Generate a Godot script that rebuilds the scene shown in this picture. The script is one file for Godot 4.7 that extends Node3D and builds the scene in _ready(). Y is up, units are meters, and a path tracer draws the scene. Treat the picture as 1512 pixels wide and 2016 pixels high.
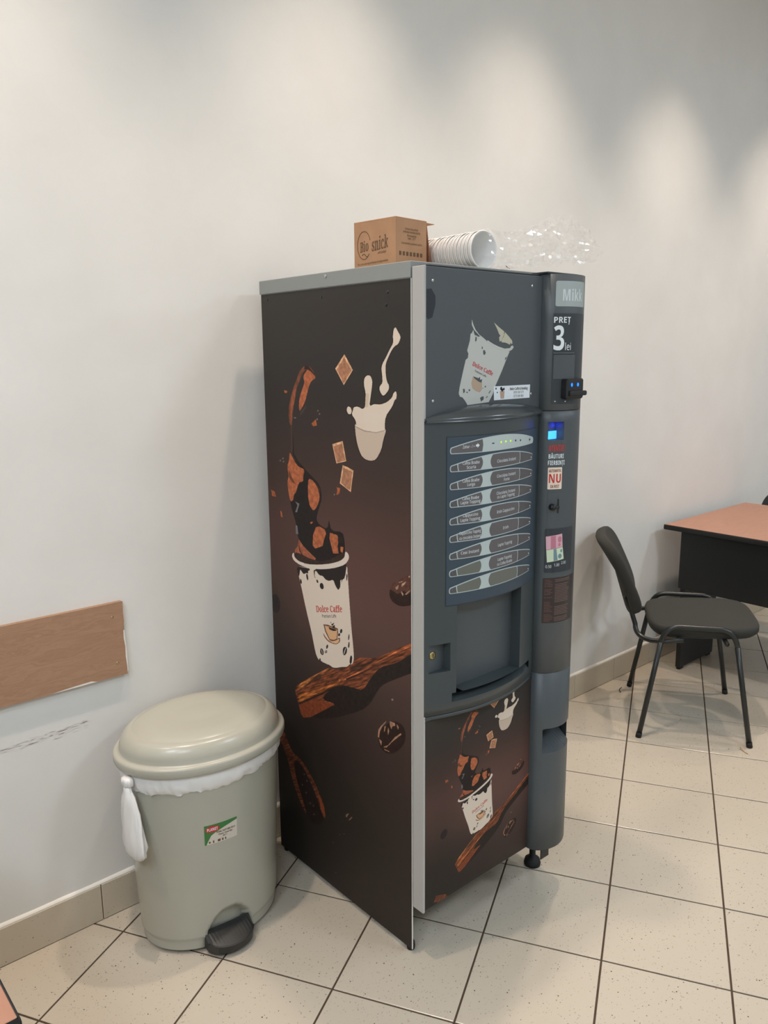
extends Node3D
# A coffee vending machine against a white wall, with a pedal bin, a chair and desks.
var M := {}
var planes := {}
var root_off := Vector3.ZERO
var used := {}
var rng := RandomNumberGenerator.new()
var font_sans: SystemFont
var font_bold: SystemFont
var font_serif: SystemFont
const CEIL := 3.5

func _ready() -> void:
	rng.seed = 4711
	# ---------- camera, exposure, lights ----------
	var cam := Camera3D.new()
	cam.name = "camera"
	cam.keep_aspect = Camera3D.KEEP_HEIGHT
	cam.fov = 65.54
	cam.position = Vector3(-1.3008, 1.6159, 2.1105)
	cam.rotation = Vector3(-0.1943, -0.7142, -0.0085)
	cam.near = 0.05
	add_child(cam)
	cam.current = true
	var env := Environment.new()
	env.background_mode = Environment.BG_COLOR
	env.background_color = Color(0.0, 0.0, 0.0)
	env.tonemap_mode = Environment.TONE_MAPPER_LINEAR
	env.tonemap_exposure = 1.0
	env.sdfgi_enabled = true
	env.ssao_enabled = true
	env.ssil_enabled = true
	var we := WorldEnvironment.new()
	we.name = "environment"
	we.environment = env
	add_child(we)
	make_fonts()
	smooth_profile()
	make_materials()
	# warm downlights in a row close to the wall
	for x in [-1.85, -0.76, 0.30, 1.22, 2.33, 3.40]:
		downlight(Vector3(x, CEIL, 0.52), "recessed warm white downlight in the ceiling close to the back wall", "downlights along the back wall", 2.75)
	# cool fill panels, unseen, added to brighten the room softly
	for p in [Vector3(-2.75, CEIL, 2.0), Vector3(-2.45, CEIL, 3.3), Vector3(1.3, CEIL, 3.6), Vector3(3.5, CEIL, 3.2)]:
		fill_panel(p, 4.1)
	# ---------- setting ----------
	build_room()
	build_floor()
	build_baseboard()
	# ---------- objects ----------
	build_machine()
	build_bin()
	build_plank()
	build_carton()
	build_cups()
	build_chairs()
	build_desks()
	build_litter()

# ---------------------------------------------------------------- helpers
func make_fonts() -> void:
	font_sans = SystemFont.new()
	font_sans.font_names = PackedStringArray(["Droid Sans"])
	font_bold = SystemFont.new()
	font_bold.font_names = PackedStringArray(["Droid Sans"])
	font_bold.font_weight = 700
	font_serif = SystemFont.new()
	font_serif.font_names = PackedStringArray(["Droid Serif"])
	font_serif.font_weight = 700

func mat(key: String, r: int, g: int, b: int, rough := 0.6, metal := 0.0) -> StandardMaterial3D:
	var m := StandardMaterial3D.new()
	m.resource_name = key
	m.albedo_color = Color8(r, g, b)
	m.roughness = rough
	m.metallic = metal
	M[key] = m
	return m

func glow(key: String, c: Color, e: float) -> StandardMaterial3D:
	var m := mat(key, 20, 20, 20, 0.4)
	m.albedo_color = c
	m.emission_enabled = true
	m.emission = c
	m.emission_energy_multiplier = e
	return m

func noise_tex(freq: float, size: int, octaves: int, lo: Color, hi: Color, sd: int) -> NoiseTexture2D:
	var n := FastNoiseLite.new()
	n.seed = sd
	n.frequency = freq
	n.fractal_octaves = octaves
	var t := NoiseTexture2D.new()
	t.width = size
	t.height = size
	t.seamless = true
	t.noise = n
	var g := Gradient.new()
	g.set_color(0, lo)
	g.set_color(1, hi)
	t.color_ramp = g
	return t

func triplanar(m: StandardMaterial3D, t: Texture2D, scale: float) -> void:
	m.albedo_texture = t
	m.uv1_triplanar = true
	m.uv1_world_triplanar = true
	m.uv1_scale = Vector3.ONE * scale

func bump(m: StandardMaterial3D, t: Texture2D, cm: float, scale: float) -> void:
	m.heightmap_enabled = true
	m.heightmap_texture = t
	m.heightmap_scale = cm
	m.uv1_triplanar = true
	m.uv1_world_triplanar = true
	m.uv1_scale = Vector3.ONE * scale

func numbered(base: String) -> String:
	if not used.has(base):
		used[base] = 0
		return base
	used[base] += 1
	return "%s_%03d" % [base, used[base]]

func thing(called: String, label: String, category: String, at := Vector3.ZERO, turn := 0.0, group := "") -> Node3D:
	var o := Node3D.new()
	o.name = numbered(called)
	add_child(o)
	o.position = at
	o.rotation.y = turn
	tag(o, label, category, group)
	return o

func tag(o: Node, label: String, category: String, group := "") -> void:
	o.set_meta("label", label)
	o.set_meta("category", category)
	if group != "":
		o.set_meta("group", group)

func mk(flat := false) -> SurfaceTool:
	var st := SurfaceTool.new()
	st.begin(Mesh.PRIMITIVE_TRIANGLES)
	st.set_smooth_group(-1 if flat else 0)
	return st

# world: the vertices are in room coordinates, so the node is shifted back by its parent's place
func put(st: SurfaceTool, called: String, m: Material, parent: Node, world := true) -> MeshInstance3D:
	st.generate_normals()
	var o := MeshInstance3D.new()
	o.mesh = st.commit()
	o.material_override = m
	o.cast_shadow = GeometryInstance3D.SHADOW_CASTING_SETTING_ON
	o.name = called if parent != self else numbered(called)
	parent.add_child(o, true)
	if world and parent != self and parent.get_parent() == self:
		o.position = -(parent as Node3D).position
	return o

func tri(st: SurfaceTool, a: Vector3, b: Vector3, c: Vector3, out: Vector3) -> void:
	if (b - a).cross(c - a).dot(out) > 0.0:
		st.add_vertex(a); st.add_vertex(c); st.add_vertex(b)
	else:
		st.add_vertex(a); st.add_vertex(b); st.add_vertex(c)

func quad(st: SurfaceTool, a: Vector3, b: Vector3, c: Vector3, d: Vector3, out: Vector3) -> void:
	tri(st, a, b, c, out)
	tri(st, a, c, d, out)

func cbox(st: SurfaceTool, lo: Vector3, hi: Vector3, b := 0.002, tf := Transform3D.IDENTITY) -> void:
	var c := (lo + hi) / 2.0
	var h := (hi - lo) / 2.0
	b = minf(b, minf(h.x, minf(h.y, h.z)) * 0.9)
	var ax := [Vector3.RIGHT, Vector3.UP, Vector3.BACK]
	for i in 3:
		for s in [-1.0, 1.0]:
			var n: Vector3 = ax[i] * s
			var u: Vector3 = ax[(i + 1) % 3] * (h[(i + 1) % 3] - b)
			var v: Vector3 = ax[(i + 2) % 3] * (h[(i + 2) % 3] - b)
			var o: Vector3 = c + n * h[i]
			quad(st, tf * (o - u - v), tf * (o + u - v), tf * (o + u + v), tf * (o - u + v), tf.basis * n)
	if b <= 0.0:
		return
	for i in 3:
		var j := (i + 1) % 3
		var k := (i + 2) % 3
		for s in [-1.0, 1.0]:
			for t in [-1.0, 1.0]:
				var w: Vector3 = ax[k] * (h[k] - b)
				var p: Vector3 = c + ax[i] * s * h[i] + ax[j] * t * (h[j] - b)
				var q: Vector3 = c + ax[i] * s * (h[i] - b) + ax[j] * t * h[j]
				quad(st, tf * (p - w), tf * (p + w), tf * (q + w), tf * (q - w), tf.basis * (ax[i] * s + ax[j] * t))
	for s in [-1.0, 1.0]:
		for t in [-1.0, 1.0]:
			for r in [-1.0, 1.0]:
				var sg := Vector3(s, t, r)
				var a := c + sg * Vector3(h.x, h.y - b, h.z - b)
				var d := c + sg * Vector3(h.x - b, h.y, h.z - b)
				var e := c + sg * Vector3(h.x - b, h.y - b, h.z)
				tri(st, tf * a, tf * d, tf * e, tf.basis * sg)

func box_part(called: String, lo: Vector3, hi: Vector3, m: Material, parent: Node, b := 0.002, world := true) -> MeshInstance3D:
	var st := mk(true)
	cbox(st, lo, hi, b)
	return put(st, called, m, parent, world)

# skin over rings of equal length; closed round, with end caps
func loft(st: SurfaceTool, rings: Array, caps := true) -> void:
	var n: int = rings[0].size()
	var t := PackedVector3Array()
	for i in rings.size() - 1:
		for j in n:
			var k := (j + 1) % n
			t.append(rings[i][j]); t.append(rings[i][k]); t.append(rings[i + 1][k])
			t.append(rings[i][j]); t.append(rings[i + 1][k]); t.append(rings[i + 1][j])
	if caps:
		for e in [0, rings.size() - 1]:
			var c := Vector3.ZERO
			for p in rings[e]: c += p
			c /= n
			for j in n:
				var k := (j + 1) % n
				t.append(c)
				t.append(rings[e][k] if e == 0 else rings[e][j])
				t.append(rings[e][j] if e == 0 else rings[e][k])
	var mid := Vector3.ZERO
	for p in t: mid += p
	mid /= t.size()
	var vol := 0.0
	for i in range(0, t.size(), 3):
		vol += (t[i] - mid).dot((t[i + 1] - mid).cross(t[i + 2] - mid))
	for i in range(0, t.size(), 3):
		st.add_vertex(t[i])
		st.add_vertex(t[i + 2] if vol > 0.0 else t[i + 1])
		st.add_vertex(t[i + 1] if vol > 0.0 else t[i + 2])

func tube(st: SurfaceTool, pts: Array, r: float, seg := 10, r2 := -1.0, flat_axis := Vector3.ZERO) -> void:
	var rings := []
	var side := Vector3.ZERO
	for i in pts.size():
		var d: Vector3 = (pts[mini(i + 1, pts.size() - 1)] - pts[maxi(i - 1, 0)]).normalized()
		if side == Vector3.ZERO:
			side = d.cross(flat_axis if flat_axis != Vector3.ZERO else (Vector3.UP if absf(d.y) < 0.9 else Vector3.RIGHT)).normalized()
		side = (side - d * side.dot(d)).normalized()
		var up := side.cross(d)
		var f := float(i) / maxf(1.0, pts.size() - 1)
		var rr := r if r2 < 0.0 else lerpf(r, r2, f)
		var ring := PackedVector3Array()
		for k in seg:
			var a := TAU * k / seg
			ring.append(pts[i] + (side * cos(a) + up * sin(a)) * rr)
		rings.append(ring)
	loft(st, rings)

func bend(a: Vector3, b: Vector3, c: Vector3, n := 6) -> Array:
	var out := []
	for i in n + 1:
		var t := float(i) / n
		out.append(a.lerp(b, t).lerp(b.lerp(c, t), t))
	return out

func superring(hw: float, hh: float, e: float, n: int) -> PackedVector2Array:
	var o := PackedVector2Array()
	for k in n:
		var a := TAU * k / n
		o.append(Vector2(signf(cos(a)) * pow(absf(cos(a)), 2.0 / e) * hw, signf(sin(a)) * pow(absf(sin(a)), 2.0 / e) * hh))
	return o

# a padded slab in its own x-y plane, thickness along z
func cushion(st: SurfaceTool, hw: float, hh: float, th: float, e: float, tf: Transform3D, curve := 0.0, crown := 0.0) -> void:
	var rings := []
	var n := 44
	var levels := [[-1.0, 0.90], [-0.96, 0.955], [-0.75, 0.985], [-0.3, 1.0], [0.3, 1.0], [0.75, 0.985], [0.96, 0.955], [1.0, 0.90], [1.0 + crown * 0.6, 0.6], [1.0 + crown, 0.25]]
	for l in levels:
		var ring := PackedVector3Array()
		for p in superring(hw * l[1], hh * l[1], e, n):
			ring.append(tf * Vector3(p.x, p.y, l[0] * th / 2.0 + curve * p.x * p.x))
		rings.append(ring)
	loft(st, rings)

func disc(c: Vector2, rx: float, ry: float, n := 18, rot := 0.0) -> PackedVector2Array:
	var o := PackedVector2Array()
	for k in n:
		o.append(c + Vector2(cos(TAU * k / n) * rx, sin(TAU * k / n) * ry).rotated(rot))
	return o

func rrect(x0: float, y0: float, x1: float, y1: float, r: float) -> PackedVector2Array:
	var o := PackedVector2Array()
	for q in [[x1 - r, y1 - r, 0.0], [x0 + r, y1 - r, 0.25], [x0 + r, y0 + r, 0.5], [x1 - r, y0 + r, 0.75]]:
		for k in 5:
			var a: float = TAU * (q[2] + 0.0625 * k)
			o.append(Vector2(q[0] + r * cos(a), q[1] + r * sin(a)))
	return o

func poly_of(a: Array, unit: float) -> PackedVector2Array:
	var o := PackedVector2Array()
	for i in range(0, a.size(), 2):
		o.append(Vector2(a[i], a[i + 1]) * unit)
	return o

# ---------------------------------------------------------------- surfaces that carry prints, labels and keys
const FRONT := 0.756
const PROFILE := [[0.430, 0.754], [0.432, 0.771], [0.441, 0.786], [0.456, 0.797], [0.474, 0.805], [0.502, 0.810], [0.530, 0.807], [0.556, 0.797], [0.575, 0.785], [0.588, 0.770], [0.592, 0.754]]
const BIN_C := Vector2(-0.325, 0.188)

func bulge_z(x: float) -> float:
	return 0.803 - 0.046 * pow((x - 0.215) / 0.215, 2.0)

var outline := PackedVector2Array()
var outline_len := PackedFloat32Array()

func smooth_profile() -> void:
	var n := PROFILE.size()
	for i in n - 1:
		var p := []
		for k in [-1, 0, 1, 2]:
			var c: Array = PROFILE[clampi(i + k, 0, n - 1)]
			p.append(Vector2(c[0], c[1]))
		for k in 6:
			outline.append((p[1] as Vector2).cubic_interpolate(p[2], p[0], p[3], k / 6.0))
	outline.append(Vector2(PROFILE[n - 1][0], PROFILE[n - 1][1]))
	outline_len.append(0.0)
	for i in outline.size() - 1:
		outline_len.append(outline_len[i] + outline[i].distance_to(outline[i + 1]))

func col_at(s: float) -> Array:
	var i := clampi(outline_len.bsearch(s) - 1, 0, outline.size() - 2)
	var l := outline_len[i + 1] - outline_len[i]
	var t := (s - outline_len[i]) / l
	var d0 := (outline[i + 1] - outline[maxi(i - 1, 0)]).normalized()
	var d1 := (outline[mini(i + 2, outline.size() - 1)] - outline[i]).normalized()
	var d := d0.lerp(d1, t).normalized()
	return [outline[i].lerp(outline[i + 1], t), Vector2(-d.y, d.x)]

func bin_radii(y: float) -> Vector2:
	var t := clampf(y / 0.56, 0.0, 1.0)
	return Vector2(lerpf(0.203, 0.226, t), lerpf(0.155, 0.176, t))

func at(kind: String, u: float, v: float, o: float) -> Vector3:
	match kind:
		"side":
			return Vector3(-o, v, u)
		"front":
			return Vector3(u, v, FRONT + o)
		"bulge":
			var n := Vector2(0.092 * (u - 0.215) / (0.215 * 0.215), 1.0).normalized()
			return Vector3(u + n.x * o, v, bulge_z(u) + n.y * o)
		"col":
			var c := col_at(u)
			return Vector3(c[0].x + c[1].x * o, v, c[0].y + c[1].y * o)
		"bin":
			var r := bin_radii(v)
			var n := Vector2(sin(u) / r.x, cos(u) / r.y).normalized()
			return Vector3(BIN_C.x + r.x * sin(u) + n.x * o, v, BIN_C.y + r.y * cos(u) + n.y * o)
	var p: Array = planes[kind]
	return p[0] + p[1] * u + p[2] * v + p[3] * o

# a thin sheet with the outline poly, laid on a surface between heights o0 and o1
func sheet(st: SurfaceTool, kind: String, poly: PackedVector2Array, o0: float, o1: float, du := 0.0) -> void:
	var pieces := [poly]
	if du > 0.0:
		pieces = []
		var lo := INF
		var hi := -INF
		var vl := INF
		var vh := -INF
		for p in poly:
			lo = minf(lo, p.x); hi = maxf(hi, p.x); vl = minf(vl, p.y); vh = maxf(vh, p.y)
		var n := maxi(1, int(ceil((hi - lo) / du)))
		for i in n:
			var a := lerpf(lo, hi, float(i) / n)
			var b := lerpf(lo, hi, float(i + 1) / n)
			var slab := PackedVector2Array([Vector2(a, vl - 0.01), Vector2(b, vl - 0.01), Vector2(b, vh + 0.01), Vector2(a, vh + 0.01)])
			for q in Geometry2D.intersect_polygons(poly, slab):
				pieces.append(q)
	for q in pieces:
		var idx := Geometry2D.triangulate_polygon(q)
		for i in range(0, idx.size(), 3):
			var a: Vector2 = q[idx[i]]
			var b: Vector2 = q[idx[i + 1]]
			var c: Vector2 = q[idx[i + 2]]
			tri(st, at(kind, a.x, a.y, o1), at(kind, b.x, b.y, o1), at(kind, c.x, c.y, o1), at(kind, a.x, a.y, o1 + 0.01) - at(kind, a.x, a.y, o1))
	if o1 - o0 > 0.0002:
		var area := 0.0
		for i in poly.size():
			area += poly[i].cross(poly[(i + 1) % poly.size()])
		for i in poly.size():
			var a := poly[i]
			var b := poly[(i + 1) % poly.size()]
			var m := maxi(1, int(ceil(absf(b.x - a.x) / du))) if du > 0.0 else 1
			for k in m:
				var p := a.lerp(b, float(k) / m)
				var q2 := a.lerp(b, float(k + 1) / m)
				var w := Vector2(q2.y - p.y, p.x - q2.x).normalized() * signf(area)
				var mid := (p + q2) / 2.0
				var out := at(kind, mid.x + w.x * 0.001, mid.y + w.y * 0.001, o0) - at(kind, mid.x, mid.y, o0)
				quad(st, at(kind, p.x, p.y, o0), at(kind, q2.x, q2.y, o0), at(kind, q2.x, q2.y, o1), at(kind, p.x, p.y, o1), out)

func sheet_part(called: String, kind: String, poly: PackedVector2Array, o0: float, o1: float, m: Material, parent: Node, du := 0.0) -> MeshInstance3D:
	var st := mk(true)
	sheet(st, kind, poly, o0, o1, du)
	return put(st, called, m, parent)

# flat triangles of a line of lettering, centred on the origin: width w if given, else from the letter size
func glyphs(s: String, size: float, w := 0.0, font: Font = null, skew := 0.0) -> PackedVector2Array:
	var tm := TextMesh.new()
	tm.text = s
	tm.font = font if font else font_sans
	tm.font_size = 48
	tm.pixel_size = size / 48.0
	tm.depth = 0.0
	tm.curve_step = 2.0
	var arr := tm.get_mesh_arrays()
	var v: PackedVector3Array = arr[Mesh.ARRAY_VERTEX]
	var nn: PackedVector3Array = arr[Mesh.ARRAY_NORMAL]
	var ix = arr[Mesh.ARRAY_INDEX]
	var out := PackedVector2Array()
	var count: int = ix.size() if ix != null and ix.size() > 0 else v.size()
	var lo := Vector2(INF, INF)
	var hi := Vector2(-INF, -INF)
	for i in count:
		var k: int = ix[i] if ix != null and ix.size() > 0 else i
		if nn[k].z < 0.5:
			continue
		var p := Vector2(v[k].x + skew * v[k].y, v[k].y)
		out.append(p)
		lo = lo.min(p)
		hi = hi.max(p)
	var c := (lo + hi) / 2.0
	var f := (w / (hi.x - lo.x)) if w > 0.0 else 1.0
	for i in out.size():
		out[i] = Vector2((out[i].x - c.x) * f, out[i].y - c.y)
	return out

func letter(st: SurfaceTool, kind: String, s: String, u: float, v: float, size: float, w: float, o: float, font: Font = null, rot := 0.0, skew := 0.0) -> void:
	var g := glyphs(s, size, w, font, skew)
	for i in range(0, g.size() - 2, 3):
		var a := g[i].rotated(rot) + Vector2(u, v)
		var b := g[i + 1].rotated(rot) + Vector2(u, v)
		var c := g[i + 2].rotated(rot) + Vector2(u, v)
		tri(st, at(kind, a.x, a.y, o), at(kind, b.x, b.y, o), at(kind, c.x, c.y, o), at(kind, a.x, a.y, o + 0.01) - at(kind, a.x, a.y, o))

func letter_part(called: String, kind: String, s: String, u: float, v: float, size: float, w: float, o: float, m: Material, parent: Node, font: Font = null, rot := 0.0, skew := 0.0) -> MeshInstance3D:
	var st := mk(true)
	letter(st, kind, s, u, v, size, w, o, font, rot, skew)
	return put(st, called, m, parent)

# a wall over the surface (u0..u1, v0..v1) with rectangular openings cut out of it
func pierced(st: SurfaceTool, kind: String, us: Array, vs: Array, holes: Array) -> void:
	for i in us.size() - 1:
		for j in vs.size() - 1:
			var mu: float = (us[i] + us[i + 1]) / 2.0
			var mv: float = (vs[j] + vs[j + 1]) / 2.0
			var skip := false
			for h in holes:
				if mu > h[0] and mu < h[2] and mv > h[1] and mv < h[3]:
					skip = true
			if skip:
				continue
			quad(st, at(kind, us[i], vs[j], 0), at(kind, us[i + 1], vs[j], 0), at(kind, us[i + 1], vs[j + 1], 0), at(kind, us[i], vs[j + 1], 0), at(kind, mu, mv, 0.01) - at(kind, mu, mv, 0))

func breaks(lo: float, hi: float, n: int, extra: Array) -> Array:
	var o := []
	for i in n + 1:
		o.append(lerpf(lo, hi, float(i) / n))
	for e in extra:
		o.append(e)
	o.sort()
	var r := [o[0]]
	for e in o:
		if e - r[-1] > 1e-5:
			r.append(e)
	return r

# ---------------------------------------------------------------- materials
func make_materials() -> void:
	var fine := noise_tex(0.05, 256, 3, Color(0.35, 0.35, 0.35), Color(0.65, 0.65, 0.65), 3)
	var paint := mat("wall_paint", 226, 224, 219, 0.75)
	triplanar(paint, noise_tex(0.012, 512, 4, Color(0.975, 0.975, 0.972), Color(1.0, 1.0, 1.0), 7), 0.45)
	mat("ceiling_paint", 232, 231, 228, 0.9)
	mat("light_trim", 235, 235, 232, 0.5)
	mat("grout", 74, 58, 44, 0.9)
	mat("baseboard_grout", 104, 88, 70, 0.9)
	var tile := mat("floor_tile", 255, 255, 255, 0.22)
	triplanar(tile, speckle(1024, Color8(192, 182, 165), 5600, 1.25, 31), 1.0 / 1.05)
	var skirting := mat("skirting_tile", 255, 255, 255, 0.4)
	triplanar(skirting, speckle(512, Color8(196, 184, 164), 900, 0.7, 77), 1.0 / 0.6)
	mat("caulk", 226, 222, 214, 0.6)
	# machine
	var slate := mat("slate_plastic", 74, 80, 83, 0.42)
	bump(slate, fine, 0.02, 9.0)
	var slate2 := mat("slate_housing", 62, 69, 71, 0.36)
	bump(slate2, fine, 0.02, 9.0)
	mat("slate_visor", 64, 69, 71, 0.2)
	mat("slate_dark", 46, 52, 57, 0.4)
	mat("cabinet_steel", 70, 74, 76, 0.5, 0.2)
	mat("door_edging", 176, 174, 170, 0.45)
	mat("panel_edge", 226, 222, 214, 0.6)
	mat("cap_grey", 142, 146, 143, 0.4, 0.2)
	mat("black_plastic", 22, 23, 25, 0.35)
	mat("rubber", 18, 18, 18, 0.7)
	mat("chrome", 190, 190, 188, 0.2, 1.0)
	mat("brass", 186, 170, 120, 0.3, 1.0)
	mat("menu_blue", 56, 70, 82, 0.4)
	mat("strip_pale", 182, 194, 192, 0.45)
	mat("label_grey", 96, 92, 94, 0.4)
	mat("label_blank", 104, 106, 98, 0.4)
	mat("key_grey", 84, 82, 84, 0.38)
	mat("white_ink", 226, 232, 232, 0.5)
	mat("pale_ink", 196, 200, 200, 0.5)
	mat("dark_ink", 34, 36, 38, 0.5)
	mat("red_ink", 196, 44, 46, 0.5)
	mat("maroon_ink", 120, 30, 34, 0.5)
	mat("vinyl_pale", 190, 192, 186, 0.45)
	mat("vinyl_cream", 188, 184, 164, 0.45)
	mat("vinyl_tan", 180, 156, 134, 0.5)
	mat("card_white", 224, 230, 234, 0.4)
	mat("residue", 42, 46, 52, 0.75)
	mat("sticker_cream", 232, 214, 194, 0.5)
	mat("sheet_brown", 52, 42, 40, 0.3)
	mat("sheet_text", 116, 92, 84, 0.4)
	mat("sheet_text_red", 104, 70, 62, 0.4)
	mat("note_pink", 214, 168, 178, 0.5)
	mat("note_pink_dark", 190, 120, 140, 0.5)
	mat("note_green", 204, 218, 188, 0.5)
	mat("note_green_dark", 112, 140, 148, 0.5)
	mat("frosted_pane", 164, 174, 172, 0.3)
	mat("frosted_text", 206, 214, 212, 0.3)
	var flap := mat("flap_plastic", 66, 66, 52, 0.34)
	glow("lcd_glow", Color(0.25, 0.62, 1.0), 1.7)
	glow("blue_led", Color(0.05, 0.35, 1.0), 4.0)
	glow("green_led", Color(0.62, 0.85, 0.1), 1.1)
	# bin
	var binp := mat("bin_plastic", 173, 171, 157, 0.26)
	bump(binp, fine, 0.006, 4.0)
	mat("bin_black", 40, 41, 40, 0.45)
	var bag := mat("bag_white", 232, 230, 226, 0.4)
	bag.backlight_enabled = true
	bag.backlight = Color(0.3, 0.3, 0.3)
	mat("sticker_green", 52, 116, 56, 0.4)
	mat("sticker_white", 206, 198, 184, 0.45)
	mat("sticker_red", 190, 36, 44, 0.4)
	# carton and cups
	var card := mat("cardboard", 186, 142, 106, 0.8)
	triplanar(card, noise_tex(0.02, 256, 4, Color(0.93, 0.93, 0.93), Color(1, 1, 1), 12), 3.0)
	mat("cardboard_dark", 150, 98, 70, 0.85)
	mat("print_brown", 104, 78, 56, 0.8)
	mat("cup_white", 238, 236, 232, 0.4)
	var film := mat("clear_film", 255, 255, 255, 0.08)
	film.albedo_color = Color(1, 1, 1, 0.04)
	film.transparency = BaseMaterial3D.TRANSPARENCY_ALPHA
	film.cull_mode = BaseMaterial3D.CULL_DISABLED
	film.metallic_specular = 0.7
	# furniture
	var fabric := mat("chair_fabric", 50, 50, 46, 0.95)
	bump(fabric, noise_tex(0.12, 256, 2, Color(0.2, 0.2, 0.2), Color(0.8, 0.8, 0.8), 21), 0.05, 14.0)
	var fabric2 := mat("chair_fabric_black", 40, 42, 42, 0.95)
	bump(fabric2, noise_tex(0.12, 256, 2, Color(0.2, 0.2, 0.2), Color(0.8, 0.8, 0.8), 21), 0.05, 14.0)
	mat("frame_black", 30, 33, 32, 0.3)
	mat("board_black", 22, 24, 24, 0.5)
	var desk := mat("desk_laminate", 255, 255, 255, 0.42)
	desk.albedo_texture = wood_tex(512, 256, Color8(172, 127, 104), Color8(158, 113, 90), 5)
	desk.uv1_triplanar = true
	desk.uv1_world_triplanar = true
	desk.uv1_scale = Vector3(0.9, 0.9, 0.9)
	var plank := mat("plank_laminate", 255, 255, 255, 0.5)
	plank.albedo_texture = wood_tex(1024, 512, Color8(176, 140, 112), Color8(150, 112, 86), 9)
	plank.uv1_triplanar = true
	plank.uv1_world_triplanar = true
	plank.uv1_scale = Vector3(1.0, 2.0, 1.0)
	mat("scuff", 219, 212, 206, 0.85)
	mat("chipboard", 152, 122, 96, 0.9)
	mat("chip_white", 226, 222, 214, 0.8)

# stone-like flecks on a plain glaze
func speckle(size: int, base: Color, count: int, strength: float, sd: int) -> ImageTexture:
	var im := Image.create(size, size, false, Image.FORMAT_RGB8)
	im.fill(base)
	var r := RandomNumberGenerator.new()
	r.seed = sd
	for k in count:
		var x := r.randi_range(0, size - 1)
		var y := r.randi_range(0, size - 1)
		var dark := r.randf()
		var c := base.lerp(Color8(70, 56, 46), (0.12 + 0.2 * dark) * strength)
		var w := 1
		var h := 1
		if r.randf() < 0.1:
			c = base.lerp(Color8(62, 48, 40), (0.45 + 0.4 * dark) * strength)
			w = r.randi_range(1, 3)
			h = r.randi_range(1, 3)
		else:
			w = r.randi_range(1, 3)
			h = r.randi_range(1, 2)
		for i in w:
			for j in h:
				im.set_pixel((x + i) % size, (y + j) % size, c)
	im.generate_mipmaps()
	return ImageTexture.create_from_image(im)

func wood_tex(w: int, h: int, a: Color, b: Color, sd: int) -> ImageTexture:
	var im := Image.create(w, h, false, Image.FORMAT_RGB8)
	var n := FastNoiseLite.new()
	n.seed = sd
	n.frequency = 0.02
	n.fractal_octaves = 4
	for y in h:
		for x in w:
			var warp := n.get_noise_2d(x * 0.35, y * 1.2) * 26.0
			var g := 0.5 + 0.5 * n.get_noise_2d(x * 0.14 + 300.0, (y + warp) * 5.0)
			var fine := 0.5 + 0.5 * n.get_noise_2d(x * 0.7, y * 16.0 + 90.0)
			im.set_pixel(x, y, b.lerp(a, clampf(g * 0.75 + fine * 0.35 - 0.05, 0.0, 1.0)))
	im.generate_mipmaps()
	return ImageTexture.create_from_image(im)

# ---------------------------------------------------------------- lamps
func downlight(p: Vector3, label: String, group: String, energy: float) -> void:
	var t := thing("ceiling_downlight", label, "downlight", p, 0.0, group)
	var st := mk()
	var rings := []
	for q in [[0.055, -0.001], [0.075, -0.001], [0.078, -0.006], [0.055, -0.012], [0.052, -0.004]]:
		var ring := PackedVector3Array()
		for k in 28:
			ring.append(Vector3(cos(TAU * k / 28) * q[0], q[1], sin(TAU * k / 28) * q[0]))
		rings.append(ring)
	loft(st, rings, false)
	put(st, "trim_ring", M["light_trim"], t, false)
	var s2 := mk()
	var rr := []
	for q in [[0.052, -0.002], [0.052, -0.004], [0.03, -0.0045]]:
		var ring := PackedVector3Array()
		for k in 28:
			ring.append(Vector3(cos(TAU * k / 28) * q[0], q[1], sin(TAU * k / 28) * q[0]))
		rr.append(ring)
	loft(s2, rr)
	if not M.has("lamp_glow_warm"):
		glow("lamp_glow_warm", Color(1.0, 0.93, 0.84), 6.0)
	put(s2, "lamp_lens", M["lamp_glow_warm"], t, false)
	var l := SpotLight3D.new()
	l.name = "spot"
	l.light_color = Color(1.0, 0.92, 0.85)
	l.light_energy = energy
	l.light_size = 0.045
	l.spot_range = 12.0
	l.spot_attenuation = 2.0
	l.spot_angle = 40.0
	l.spot_angle_attenuation = 1.0
	l.shadow_enabled = true
	t.add_child(l)
	l.position = Vector3(0, -0.02, 0)
	l.rotation = Vector3(-PI / 2.0, 0, 0)

func fill_panel(p: Vector3, energy: float) -> void:  # unseen fill, added to lift the wall and the machine's side
	var t := thing("added_fill_panel", "unseen square cool white fill panel added in the ceiling", "light panel", p, 0.0, "added fill panels over the middle of the room")
	var st := mk(true)
	for q in [[Vector3(-0.31, -0.012, -0.31), Vector3(0.31, 0, -0.29)], [Vector3(-0.31, -0.012, 0.29), Vector3(0.31, 0, 0.31)], [Vector3(-0.31, -0.012, -0.29), Vector3(-0.29, 0, 0.29)], [Vector3(0.29, -0.012, -0.29), Vector3(0.31, 0, 0.29)]]:
		cbox(st, q[0], q[1], 0.002)
	put(st, "panel_frame", M["light_trim"], t, false)
	if not M.has("fill_glow_cool"):
		glow("fill_glow_cool", Color(0.88, 0.96, 1.0), 3.0)
	box_part("diffuser", Vector3(-0.29, -0.008, -0.29), Vector3(0.29, -0.004, 0.29), M["fill_glow_cool"], t, 0.0, false)
	var l := AreaLight3D.new()
	l.name = "added_fill_light"
	l.area_size = Vector2(0.58, 0.58)
	l.light_color = Color(0.89, 0.94, 1.0)
	l.light_energy = energy
	l.shadow_enabled = true
	t.add_child(l)
	l.position = Vector3(0, -0.014, 0)
	l.rotation = Vector3(-PI / 2.0, 0, 0)

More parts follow.
